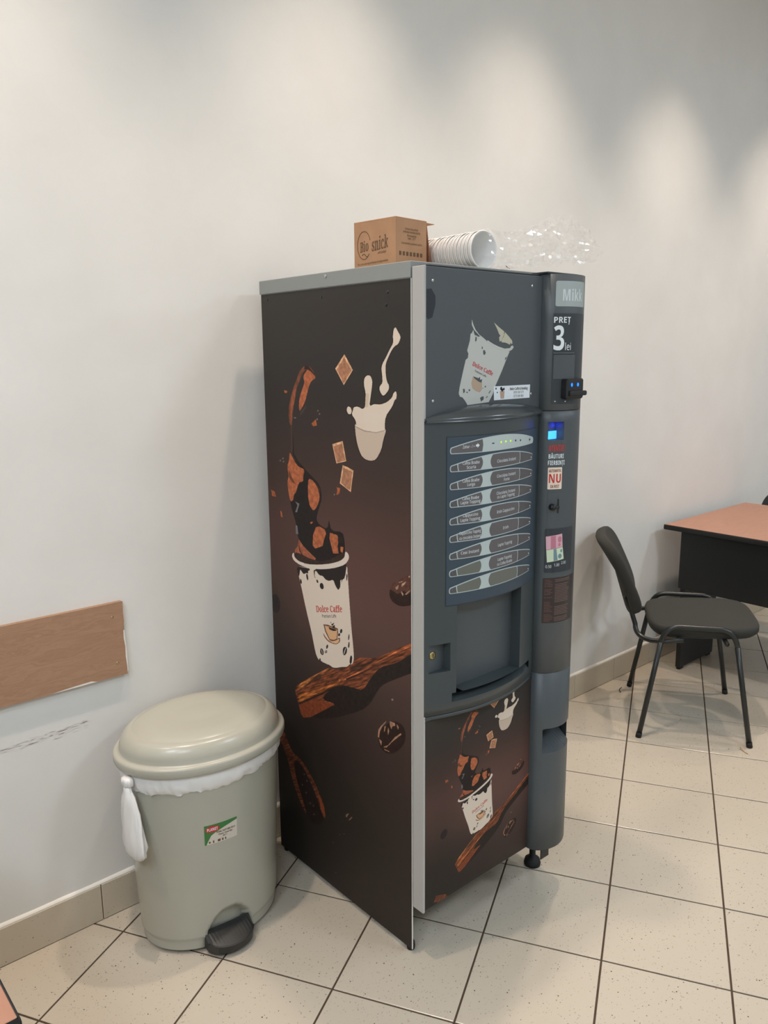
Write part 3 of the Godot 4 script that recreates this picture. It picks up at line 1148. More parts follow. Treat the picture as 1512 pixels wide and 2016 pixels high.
func payment_column(vm: Node3D) -> void:
	var smax := outline_len[-1]
	var lcd := [0.029, 1.388, 0.076, 1.437]
	var ret := [0.041, 0.470, 0.198, 0.548]
	var secs := [[1.4675, 1.8200, []], [0.7205, 1.4655, [lcd]], [0.1570, 0.7185, [ret]]]
	for sec in secs:
		var st := mk()
		var exu := []
		var exv := []
		for h in sec[2]:
			exu.append_array([h[0], h[2]])
			exv.append_array([h[1], h[3]])
		var us := breaks(0.0, smax, 64, exu)
		var vs := breaks(sec[0], sec[1], 3, exv)
		pierced(st, "col", us, vs, sec[2])
		for v in [sec[0], sec[1]]:
			for i in us.size() - 1:
				tri(st, Vector3(0.51, v, 0.74), at("col", us[i], v, 0), at("col", us[i + 1], v, 0), Vector3.UP if v == sec[1] else Vector3.DOWN)
			quad(st, Vector3(0.43, v, 0.70), Vector3(0.592, v, 0.70), Vector3(0.592, v, 0.754), Vector3(0.43, v, 0.754), Vector3.UP if v == sec[1] else Vector3.DOWN)
		quad(st, Vector3(0.592, sec[0], 0.72), Vector3(0.592, sec[0], 0.754), Vector3(0.592, sec[1], 0.754), Vector3(0.592, sec[1], 0.72), Vector3.RIGHT)
		quad(st, Vector3(0.43, sec[0], 0.72), Vector3(0.43, sec[0], 0.754), Vector3(0.43, sec[1], 0.754), Vector3(0.43, sec[1], 0.72), Vector3.LEFT)
		var o := put(st, "payment_column", M["slate_plastic"], vm)
		if sec[2].size() > 0:
			var s2 := mk(true)
			if sec[2][0] == lcd:
				pocket(s2, "col", lcd, 0.004)
			else:
				# coin return: a scoop with a sloping floor, open to the far side
				var zb := 0.736
				for i in 12:
					var u := lerpf(ret[0], ret[2], i / 12.0)
					var w := lerpf(ret[0], ret[2], (i + 1) / 12.0)
					var a := at("col", u, ret[1], 0)
					var b := at("col", w, ret[1], 0)
					quad(s2, a, b, Vector3(b.x, 0.500, minf(zb, b.z - 0.001)), Vector3(a.x, 0.500, minf(zb, a.z - 0.001)), Vector3.UP)
					quad(s2, Vector3(a.x, 0.500, minf(zb, a.z - 0.001)), Vector3(b.x, 0.500, minf(zb, b.z - 0.001)), Vector3(b.x, ret[3], minf(zb, b.z - 0.001)), Vector3(a.x, ret[3], minf(zb, a.z - 0.001)), Vector3.BACK)
					var c := at("col", u, ret[3], 0)
					var d := at("col", w, ret[3], 0)
					quad(s2, c, d, Vector3(d.x, ret[3], minf(zb, d.z - 0.001)), Vector3(c.x, ret[3], minf(zb, c.z - 0.001)), Vector3.DOWN)
				var l0 := at("col", ret[0], ret[1], 0)
				quad(s2, l0, Vector3(l0.x, ret[3], l0.z), Vector3(l0.x, ret[3], zb), Vector3(l0.x, ret[1], zb), Vector3.RIGHT)
			put(s2, "recess_lining", M["slate_plastic"], o)
	# rounded cap of the window on top
	var pane := sheet_part("light_box_pane", "col", rrect(0.0385, 1.738, 0.150, 1.8025, 0.005), -0.0005, 0.0008, M["frosted_pane"], vm, 0.006)
	pane.set_meta("label", "pale frosted pane at the top of the payment column")
	letter_part("pane_lettering", "col", "Mikk", 0.094, 1.768, 0.040, 0.072, 0.0011, M["frosted_text"], pane, font_bold)
	# price panel
	var pp := sheet_part("price_panel", "col", rrect(0.0345, 1.484, 0.160, 1.7205, 0.003), -0.0005, 0.0010, M["slate_dark"], vm, 0.006)
	var st := mk(true)
	letter(st, "col", "PREŢ", 0.0600, 1.7015, 0.0205, 0.048, 0.0016, font_bold)
	letter(st, "col", "3", 0.0510, 1.6575, 0.088, 0.029, 0.0016, font_bold)
	letter(st, "col", "lei", 0.0780, 1.6355, 0.026, 0.0185, 0.0016)
	put(st, "price_lettering", M["white_ink"], pp)
	sheet_part("price_shelf", "col", rrect(0.0365, 1.6165, 0.0985, 1.6205, 0.001), 0.0010, 0.004, M["slate_plastic"], pp, 0.006)
	sheet_part("blank_plate", "col", rrect(0.0380, 1.551, 0.1035, 1.6140, 0.002), 0.0010, 0.0022, M["slate_plastic"], pp, 0.006)
	# note reader
	var rd := box_part("note_reader", Vector3(0.4625, 1.4975, 0.792), Vector3(0.536, 1.551, 0.822), M["black_plastic"], vm, 0.004)
	box_part("reader_lip", Vector3(0.466, 1.506, 0.820), Vector3(0.539, 1.519, 0.832), M["black_plastic"], rd, 0.003)
	for x in [0.481, 0.508]:
		st = mk()
		var rings := []
		for q in [[0.0042, 0.0], [0.0042, 0.0012], [0.002, 0.002]]:
			var ring := PackedVector3Array()
			for p in disc(Vector2(x, 1.535), q[0] * 0.8, q[0] * 1.15, 14):
				ring.append(Vector3(p.x, p.y, 0.8218 + q[1]))
			rings.append(ring)
		loft(st, rings)
		put(st, "blue_led", M["blue_led"], rd)
	for q in [0.045, 0.075]:
		st = mk()
		dome(st, "col", Vector2(q, 1.4915), 0.0024, 0.001, 0.0012)
		put(st, "screw", M["chrome"], pp)
	# display
	var sc := box_part("display_screen", Vector3(0.4405, 1.3895, 0.7800), Vector3(0.4745, 1.4115, 0.7830), M["lcd_glow"], vm, 0.0005)
	sc.set_meta("label", "small glowing blue display")
	var om := OmniLight3D.new()
	om.name = "display_light"
	om.light_color = Color(0.12, 0.25, 1.0)
	om.light_energy = 0.0007
	om.light_size = 0.01
	om.omni_range = 2.0
	om.omni_attenuation = 2.0
	om.shadow_enabled = true
	vm.add_child(om)
	om.position = Vector3(0.468, 1.426, 0.7800) - vm.position
	# warnings
	letter_part("warning_lettering", "col", "ATENŢIE !", 0.0572, 1.3635, 0.022, 0.049, 0.0006, M["red_ink"], vm, font_bold)
	st = mk(true)
	letter(st, "col", "BĂUTURI", 0.0552, 1.3458, 0.0165, 0.044, 0.0006, font_bold)
	letter(st, "col", "FIERBINŢI", 0.0565, 1.3245, 0.0165, 0.049, 0.0006, font_bold)
	put(st, "warning_lettering", M["white_ink"], vm)
	var nu := sheet_part("notice_sticker", "col", rrect(0.0325, 1.2535, 0.0735, 1.3135, 0.002), 0.0, 0.0006, M["sticker_cream"], vm, 0.005)
	st = mk(true)
	letter(st, "col", "AUTOMATUL", 0.0530, 1.3045, 0.0110, 0.035, 0.0010, font_bold)
	var nr := mk(true)
	letter(nr, "col", "DA REST", 0.0530, 1.2615, 0.0115, 0.025, 0.0010, font_bold)
	put(nr, "notice_footer", M["maroon_ink"], nu)
	put(st, "notice_lettering", M["maroon_ink"], nu)
	letter_part("notice_lettering", "col", "NU", 0.0530, 1.2835, 0.034, 0.034, 0.0010, M["red_ink"], nu, font_bold)
	# coin slot
	var cs := sheet_part("coin_plate", "col", rrect(0.0345, 1.165, 0.0865, 1.243, 0.003), 0.0, 0.0010, M["slate_plastic"], vm, 0.006)
	sheet_part("coin_slot", "col", rrect(0.0615, 1.186, 0.0665, 1.226, 0.002), 0.0010, 0.0015, M["black_plastic"], cs)
	st = mk()
	var b0 := at("col", 0.046, 1.2045, 0.001)
	var bn := (at("col", 0.046, 1.2045, 0.011) - b0).normalized()
	tube(st, [b0, b0 + bn * 0.012], 0.0095, 16, 0.008)
	tube(st, [b0 + bn * 0.010 + Vector3(-0.002, 0, 0), b0 + bn * 0.014 + Vector3(0.018, 0.001, 0.004)], 0.0045, 10)
	put(st, "coin_knob", M["black_plastic"], cs)
	# window with sample notes and coin values
	var wn := sheet_part("note_window", "col", rrect(0.0300, 1.0180, 0.1240, 1.1430, 0.004), 0.0, 0.0014, M["slate_dark"], vm, 0.006)
	var n1 := sheet_part("sample_note", "col", PackedVector2Array([Vector2(0.0345, 1.0840), Vector2(0.0835, 1.0900), Vector2(0.0805, 1.1275), Vector2(0.0325, 1.1215)]), 0.0014, 0.0019, M["note_pink"], wn, 0.006)
	n1.set_meta("label", "pinkish printed banknote picture")
	var n2 := sheet_part("sample_note", "col", PackedVector2Array([Vector2(0.0375, 1.0480), Vector2(0.0890, 1.0545), Vector2(0.0838, 1.0890), Vector2(0.0348, 1.0830)]), 0.0014, 0.0019, M["note_green"], wn, 0.006)
	n2.set_meta("label", "greenish printed banknote picture")
	st = mk(true)
	sheet(st, "col", PackedVector2Array([Vector2(0.047, 1.0865), Vector2(0.062, 1.0885), Vector2(0.060, 1.1240), Vector2(0.046, 1.1220)]), 0.0019, 0.0022, 0.006)
	sheet(st, "col", disc(Vector2(0.073, 1.112), 0.006, 0.009), 0.0019, 0.0022, 0.006)
	sheet(st, "col", disc(Vector2(0.072, 1.097), 0.004, 0.005), 0.0019, 0.0022, 0.006)
	put(st, "note_print", M["note_pink_dark"], wn)
	st = mk(true)
	sheet(st, "col", PackedVector2Array([Vector2(0.056, 1.0515), Vector2(0.068, 1.0530), Vector2(0.063, 1.0860), Vector2(0.055, 1.0850)]), 0.0019, 0.0022, 0.006)
	sheet(st, "col", disc(Vector2(0.075, 1.064), 0.006, 0.007), 0.0019, 0.0022, 0.006)
	sheet(st, "col", disc(Vector2(0.079, 1.079), 0.003, 0.005), 0.0019, 0.0022, 0.006)
	put(st, "note_print", M["note_green_dark"], wn)
	st = mk(true)
	letter(st, "col", "0.50", 0.0420, 1.0360, 0.0115, 0.016, 0.0018)
	letter(st, "col", "1.00", 0.0660, 1.0395, 0.0115, 0.016, 0.0018)
	letter(st, "col", "2.00", 0.0890, 1.0440, 0.0115, 0.016, 0.0018)
	put(st, "coin_values", M["white_ink"], wn)
	# information sheet with two columns of small print
	var sh := sheet_part("information_sheet", "col", rrect(0.0278, 0.8705, 0.1420, 1.0025, 0.001), 0.0, 0.0005, M["sheet_brown"], vm, 0.006)
	sh.set_meta("label", "dark brown sheet covered in tiny lines of print")
	var r := RandomNumberGenerator.new()
	r.seed = 99
	for col in 2:
		st = mk(true)
		for k in 27:
			var y := 0.9965 - 0.0046 * k
			var u0 := 0.0335 if col == 0 else 0.0635
			var u1 := 0.0600 if col == 0 else 0.1180
			u1 -= r.randf() * 0.012
			if r.randf() < 0.12:
				continue
			sheet(st, "col", PackedVector2Array([Vector2(u0, y - 0.0009), Vector2(u1, y - 0.0009), Vector2(u1, y + 0.0006), Vector2(u0, y + 0.0006)]), 0.0005, 0.0008, 0.012)
		put(st, "fine_print", M["sheet_text_red"] if col == 0 else M["sheet_text"], sh)

# ---------------------------------------------------------------- pedal bin with its bag
func ell_ring(c: Vector2, rx: float, rz: float, y: float, n: int, rot := 0.0) -> PackedVector3Array:
	var o := PackedVector3Array()
	for k in n:
		var p := Vector2(sin(TAU * k / n) * rx, cos(TAU * k / n) * rz).rotated(rot)
		o.append(Vector3(c.x + p.x, y, c.y + p.y))
	return o

func build_bin() -> void:
	var b := thing("pedal_bin", "grey-green plastic pedal bin with a domed lid beside the vending machine", "bin", Vector3(BIN_C.x, 0.0, BIN_C.y))
	# body, with an arched alcove over the pedal
	var st := mk()
	var n := 140
	var rings := []
	for j in 64:
		var y := 0.012 + 0.548 * pow(j / 63.0, 1.25)
		var r := bin_radii(y)
		if y < 0.045:
			r -= Vector2(0.004, 0.004)
		var ring := PackedVector3Array()
		for k in n:
			var a := TAU * k / n
			var aa := wrapf(a, -PI, PI)
			var dx := (aa + 0.12) / 0.36
			var inside := 1.0 - dx * dx - pow(y / 0.118, 2.0)
			var dent := 0.028 * clampf(inside * 7.0, 0.0, 1.0)
			var nn := Vector2(sin(a) / r.x, cos(a) / r.y).normalized()
			ring.append(Vector3(BIN_C.x + r.x * sin(a) - nn.x * dent, y, BIN_C.y + r.y * cos(a) - nn.y * dent))
		rings.append(ring)
	loft(st, rings)
	put(st, "bin_body", M["bin_plastic"], b)
	st = mk()
	loft(st, [ell_ring(BIN_C, 0.186, 0.138, 0.0, 48), ell_ring(BIN_C, 0.190, 0.142, 0.013, 48)])
	put(st, "bin_base", M["bin_black"], b)
	# lid
	st = mk()
	rings = []
	for q in [[0.93, 0.548], [1.0, 0.548], [1.012, 0.551], [1.02, 0.556], [1.02, 0.570], [1.01, 0.5755], [0.985, 0.5770], [0.955, 0.5775], [0.948, 0.581], [0.945, 0.592], [0.925, 0.606], [0.88, 0.620], [0.82, 0.6295], [0.805, 0.6288], [0.79, 0.6300], [0.765, 0.6335], [0.70, 0.6360], [0.55, 0.6395], [0.535, 0.6390], [0.38, 0.6420], [0.36, 0.6412], [0.2, 0.643], [0.05, 0.6432]]:
		rings.append(ell_ring(BIN_C + Vector2(-0.003, 0.006), 0.240 * q[0], 0.186 * q[0], q[1], 96, 0.06))
	loft(st, rings)
	put(st, "bin_lid", M["bin_plastic"], b)
	# pedal
	st = mk(true)
	var pc := at("bin", -0.14, 0.03, 0.0)
	var pn := (at("bin", -0.14, 0.03, 0.01) - pc).normalized()
	var ps := Vector3(pn.z, 0, -pn.x)
	var top := []
	var low := []
	var foot := []
	for k in 15:
		var t := -1.0 + 2.0 * k / 14.0
		var reach := 0.052 * sqrt(maxf(0.0, 1.0 - t * t * 0.92)) 
		var p := pc + ps * t * 0.067 - pn * 0.018
		var f := pc + ps * t * 0.067 + pn * reach
		top.append(Vector3(p.x, 0.058, p.z))
		low.append(Vector3(f.x, 0.040 - 0.005 * (1.0 - t * t), f.z))
		foot.append(Vector3(f.x - pn.x * 0.004, 0.012, f.z - pn.z * 0.004))
	for k in 14:
		quad(st, top[k], top[k + 1], low[k + 1], low[k], Vector3.UP)
		quad(st, low[k], low[k + 1], foot[k + 1], foot[k], pn)
		quad(st, Vector3(top[k].x, 0.012, top[k].z), Vector3(top[k + 1].x, 0.012, top[k + 1].z), foot[k + 1], foot[k], Vector3.DOWN)
	for e in [[0, -ps], [14, ps]]:
		quad(st, top[e[0]], low[e[0]], foot[e[0]], Vector3(top[e[0]].x, 0.012, top[e[0]].z), e[1])
	var pd := put(st, "pedal", M["bin_black"], b)
	st = mk()
	var line := []
	for k in 15:
		line.append(low[k] + Vector3.UP * 0.0005)
	tube(st, line, 0.0022, 8)
	put(st, "pedal_rim", M["bin_black"], pd)
	# maker's sticker
	var lb := sheet_part("bin_sticker", "bin", sticker_poly(PackedVector2Array([Vector2(-0.205, 0.304), Vector2(0.105, 0.304), Vector2(0.105, 0.362), Vector2(-0.205, 0.362)])), 0.0, 0.0004, M["sticker_white"], b, 0.03)
	var g := PackedVector2Array([Vector2(-0.205, 0.304), Vector2(-0.190, 0.304)])
	for k in 9:
		var t := k / 8.0
		g.append(Vector2(lerpf(-0.178, 0.105, t), 0.312 + 0.043 * pow(t, 0.42)))
	g.append_array(PackedVector2Array([Vector2(0.105, 0.362), Vector2(-0.205, 0.362)]))
	sheet_part("sticker_border", "bin", sticker_poly(g), 0.0004, 0.0007, M["sticker_green"], lb, 0.03)
	sheet_part("sticker_badge", "bin", sticker_poly(disc(Vector2(-0.130, 0.3485), 0.066, 0.0095, 22)), 0.0007, 0.0010, M["sticker_red"], lb, 0.03)
	letter_on_bin(lb, "PLANET", -0.130, 0.3485, 0.0125, 0.098, "white_ink", 0.0013)
	letter_on_bin(lb, "PEDAL DUST BIN NO 3", -0.005, 0.3355, 0.0075, 0.175, "print_brown", 0.0010)
	letter_on_bin(lb, "Plastic Pedal Bin", -0.010, 0.3275, 0.006, 0.130, "print_brown", 0.0010)
	letter_on_bin(lb, "50 LT", -0.015, 0.3205, 0.0055, 0.040, "print_brown", 0.0010)
	st = mk(true)
	sheet(st, "bin", sticker_poly(PackedVector2Array([Vector2(-0.172, 0.310), Vector2(-0.160, 0.3065), Vector2(-0.148, 0.310), Vector2(-0.160, 0.3135)])), 0.0004, 0.0008)
	for q in [[-0.130, 0.012], [-0.085, 0.026], [-0.045, 0.014], [-0.015, 0.010]]:
		sheet(st, "bin", sticker_poly(PackedVector2Array([Vector2(q[0], 0.3065), Vector2(q[0] + q[1], 0.3065), Vector2(q[0] + q[1], 0.3135), Vector2(q[0], 0.3135)])), 0.0004, 0.0008)
	put(st, "sticker_symbols", M["print_brown"], lb)
	# bag
	var bag := thing("bin_bag", "white plastic bag folded over the bin's rim with a knotted end hanging down", "bag", Vector3(BIN_C.x, 0.0, BIN_C.y))
	st = mk()
	rings = []
	var nz := FastNoiseLite.new()
	nz.seed = 8
	nz.frequency = 1.0
	for q in [[0.562, 0.004, 0.0], [0.552, 0.007, 0.3], [0.540, 0.010, 0.7], [0.528, 0.009, 1.0], [0.517, 0.006, 1.0], [0.512, 0.0025, 1.0]]:
		var ring := PackedVector3Array()
		for k in 160:
			var a := TAU * k / 160.0
			var y: float = q[0] - q[2] * (0.006 + 0.011 * (0.5 + 0.5 * sin(a * 1.0 + 2.6)) + 0.010 * nz.get_noise_2d(a * 3.0, 2.0) + 0.004 * nz.get_noise_2d(a * 11.0, 7.0))
			var wob: float = 0.006 * q[2] * nz.get_noise_2d(a * 9.0 + y * 40.0, y * 60.0) + 0.004 * q[2] * nz.get_noise_2d(a * 24.0 - y * 50.0, y * 40.0)
			ring.append(at("bin", a, y, q[1] + maxf(wob, -0.003)))
		rings.append(ring)
	loft(st, rings, false)
	put(st, "folded_edge", M["bag_white"], bag)
	# knot and hanging end
	var k0 := at("bin", -1.36, 0.540, 0.022)
	var kn := (k0 - Vector3(BIN_C.x, 0.538, BIN_C.y)).normalized()
	var ks := Vector3(kn.z, 0, -kn.x)
	st = mk()
	rings = []
	for q in [[0.004, 0.012, 0.006], [0.001, 0.018, 0.012], [-0.008, 0.020, 0.013], [-0.018, 0.018, 0.012], [-0.024, 0.012, 0.009]]:
		rings.append(crumple(k0 + Vector3(0, q[0], 0), ks, kn, q[1], q[2], 24, nz, q[0]))
	loft(st, rings)
	put(st, "knot", M["bag_white"], bag)
	st = mk()
	rings = []
	for q in [[-0.022, 0.011, 0.008], [-0.034, 0.013, 0.009], [-0.050, 0.023, 0.012], [-0.070, 0.030, 0.014], [-0.09, 0.033, 0.016], [-0.115, 0.036, 0.017], [-0.140, 0.038, 0.018], [-0.165, 0.040, 0.019], [-0.185, 0.041, 0.019], [-0.20, 0.039, 0.017], [-0.213, 0.033, 0.014], [-0.222, 0.020, 0.008]]:
		rings.append(crumple(k0 + Vector3(0, q[0], 0) + kn * 0.002 + ks * (-q[0] * 0.10), ks, kn, q[1], q[2], 30, nz, q[0]))
	loft(st, rings)
	put(st, "hanging_end", M["bag_white"], bag)

func crumple(c: Vector3, s: Vector3, n: Vector3, a: float, b: float, seg: int, nz: FastNoiseLite, key: float) -> PackedVector3Array:
	var o := PackedVector3Array()
	for k in seg:
		var t := TAU * k / seg
		var f := 1.0 + 0.30 * nz.get_noise_2d(cos(t) * 2.6 + 5.0, sin(t) * 2.6 + key * 14.0) + 0.12 * nz.get_noise_2d(cos(t) * 7.0, sin(t) * 7.0 + key * 30.0)
		o.append(c + (s * cos(t) * a + n * sin(t) * b) * f)
	return o

# maker's sticker: from its own layout to angle and height on the bin
func sticker_pt(u: float, v: float) -> Vector2:
	return Vector2((u + 0.05) * 1.38 - 0.20, v + 0.027)

func sticker_poly(p: PackedVector2Array) -> PackedVector2Array:
	var o := PackedVector2Array()
	for q in p:
		o.append(sticker_pt(q.x, q.y))
	return o

func letter_on_bin(lb: Node, s: String, u: float, v: float, size: float, w: float, m: String, o: float) -> void:
	# sizes along u are angles here: stretch the letters to the wanted width
	var g := glyphs(s, size, 0.0, font_bold)
	var lo := INF
	var hi := -INF
	for p in g:
		lo = minf(lo, p.x)
		hi = maxf(hi, p.x)
	var f := w / (hi - lo)
	var st := mk(true)
	for i in range(0, g.size() - 2, 3):
		var q := []
		for k in 3:
			var w2 := sticker_pt(u + g[i + k].x * f, v + g[i + k].y)
			q.append(at("bin", w2.x, w2.y, o))
		tri(st, q[0], q[1], q[2], at("bin", u, v, 0.01) - at("bin", u, v, 0.0))
	put(st, "sticker_lettering", M[m], lb)

# ---------------------------------------------------------------- laminate board on the wall
func build_plank() -> void:
	var t := thing("wall_board", "oak laminate bumper board screwed to the wall above the skirting", "board", Vector3(-1.2, 0.733, 0.0))
	# face with a chipped right end
	var pl := PackedVector2Array([Vector2(-2.6, 0.733), Vector2(-0.456, 0.733)])
	pl.append_array(PackedVector2Array([Vector2(-0.4565, 0.760), Vector2(-0.4585, 0.785), Vector2(-0.4575, 0.815), Vector2(-0.4605, 0.840), Vector2(-0.4595, 0.865), Vector2(-0.4560, 0.890), Vector2(-0.4570, 0.915), Vector2(-0.4560, 0.948), Vector2(-2.6, 0.948)]))
	planes["wall"] = [Vector3.ZERO, Vector3.RIGHT, Vector3.UP, Vector3.BACK]
	sheet_part("laminate_face", "wall", pl, 0.0150, 0.0160, M["plank_laminate"], t)
	box_part("board_core", Vector3(-2.6, 0.7335, 0.0), Vector3(-0.4565, 0.9475, 0.0150), M["chipboard"], t, 0.001)
	var st := mk(true)
	sheet(st, "wall", PackedVector2Array([Vector2(-0.4572, 0.738), Vector2(-0.4535, 0.742), Vector2(-0.4540, 0.800), Vector2(-0.4565, 0.862), Vector2(-0.4600, 0.866), Vector2(-0.4608, 0.840), Vector2(-0.4580, 0.815), Vector2(-0.4590, 0.785)]), 0.004, 0.0158)
	sheet(st, "wall", PackedVector2Array([Vector2(-0.665, 0.7335), Vector2(-0.545, 0.7335), Vector2(-0.560, 0.7385), Vector2(-0.600, 0.7372), Vector2(-0.640, 0.7355)]), 0.0155, 0.0164)
	put(st, "chipped_edge", M["chip_white"], t)
	for q in [Vector2(-0.4885, 0.908), Vector2(-0.4835, 0.772)]:
		st = mk()
		dome(st, "wall", q, 0.0038, 0.016, 0.0012)
		put(st, "screw", M["brass"], t)

# ---------------------------------------------------------------- carton on the machine
func build_carton() -> void:
	var base := Vector3(0.099, 1.830, 0.550)
	var t := thing("carton", "small brown cardboard box with an open side flap on top of the vending machine", "box", base)
	var a := Vector3(-0.014, 0, -0.149).normalized()      # along the printed face
	var c := Vector3(0.149, 0, -0.014).normalized()       # along the other face
	var h := 0.126
	var wl := 0.150
	var wr := 0.119
	var up := Vector3.UP
	var th := 0.003
	# four walls of the box
	var mid := base + a * wl / 2.0 + c * wr / 2.0
	var tf := Transform3D(Basis(c, up, -a), Vector3.ZERO)
	var walls := [["printed_side", 0.0, th, -wl, 0.0], ["front_side", th, wr, -th, 0.0], ["far_side", wr - th, wr, -wl, -th], ["rear_side", th, wr - th, -wl, -wl + th]]
	for w in walls:
		var st := mk(true)
		cbox(st, Vector3(w[1], 0.0, w[3]), Vector3(w[2], h, w[4]), 0.0006, Transform3D(tf.basis, base))
		put(st, w[0], M["cardboard"], t)
	var st := mk(true)
	cbox(st, Vector3(0.0, h - 0.0005, -wl), Vector3(wr, h + 0.0025, 0.0), 0.0006, Transform3D(tf.basis, base))
	cbox(st, Vector3(wr - 0.001, h - 0.0005, -0.075), Vector3(wr + 0.045, h + 0.0015, -0.012), 0.0005, Transform3D(tf.basis, base))
	put(st, "top_flap", M["cardboard"], t)
	# flap leaning out on the far side
	st = mk(true)
	var p0 := base + c * (wr + 0.001) + up * h
	var p1 := base + c * (wr + 0.022) + up * 0.001
	for q in [0.0, 1.0]:
		pass
	var e0 := p0 + a * 0.001
	var e1 := p1 + a * 0.001
	var f0 := p0 + a * wl
	var f1 := p1 + a * wl
	quad(st, e0, e1, f1, f0, c)
	quad(st, e0 - c * th, e1 - c * th, f1 - c * th, f0 - c * th, -c)
	quad(st, e0, e1, e1 - c * th, e0 - c * th, -a)
	quad(st, e1, f1, f1 - c * th, e1 - c * th, -up)
	put(st, "side_flap", M["cardboard_dark"], t)
	st = mk(true)
	var g0 := base + c * (wr + 0.0005) + a * 0.012
	tri(st, g0 + up * (h - 0.004), g0, g0 + c * 0.020, -a)
	tri(st, g0 + up * (h - 0.004) + a * 0.003, g0 + a * 0.003, g0 + c * 0.020 + a * 0.003, a)
	put(st, "gusset", M["cardboard_dark"], t)
	# print
	planes["carton_l"] = [base, a, up, -c]
	planes["carton_r"] = [base, c, up, -a]
	st = mk(true)
	# the left face reads from its far end, so u runs from the far end towards the corner
	planes["carton_l"] = [base + a * wl, -a, up, -c]
	letter(st, "carton_l", "Bio", 0.037, 0.066, 0.036, 0.032, 0.0006, font_serif, 0.10, 0.22)
	letter(st, "carton_l", "snick", 0.094, 0.070, 0.044, 0.060, 0.0006, font_serif, 0.10, 0.30)
	letter(st, "carton_l", "ambalaje", 0.102, 0.046, 0.009, 0.030, 0.0006, font_sans, 0.06, 0.2)
	letter(st, "carton_l", "Bio cutii catering ambalaje biodegradabile", 0.068, 0.0225, 0.0075, 0.110, 0.0006, font_sans, 0.04, 0.2)
	var arc := []
	for k in 23:
		var an := lerpf(0.35, 5.6, k / 22.0)
		arc.append(at("carton_l", 0.037 + 0.024 * cos(an), 0.068 + 0.035 * sin(an), 0.0004))
	tube(st, arc, 0.0008, 5)
	var tail := []
	for k in 9:
		tail.append(at("carton_l", 0.030 + 0.003 * k, 0.043 + 0.004 * sin(k * 0.8), 0.0004))
	tube(st, tail, 0.0009, 5)
	put(st, "carton_print", M["print_brown"], t)
	st = mk(true)
	var rows := [["Distribuitor", 0.102, 0.050], ["ambalaje biodegradabile", 0.094, 0.066], ["Romania", 0.086, 0.034], ["tel. 07", 0.079, 0.030], ["Cod produs: pahare carton", 0.066, 0.080], ["material reciclabil", 0.019, 0.080], ["a se pastra la loc uscat", 0.012, 0.084]]
	for r in rows:
		letter(st, "carton_r", r[0], 0.060, r[1], 0.0075, r[2], 0.0006)
	for k in 7:
		sheet(st, "carton_r", rrect(0.012 + 0.0135 * k, 0.036, 0.020 + 0.0135 * k, 0.046, 0.001), 0.0, 0.0006)
		sheet(st, "carton_r", rrect(0.014 + 0.0135 * k, 0.038, 0.018 + 0.0135 * k, 0.044, 0.0008), 0.0, 0.0007)
	put(st, "carton_print", M["print_brown"], t)

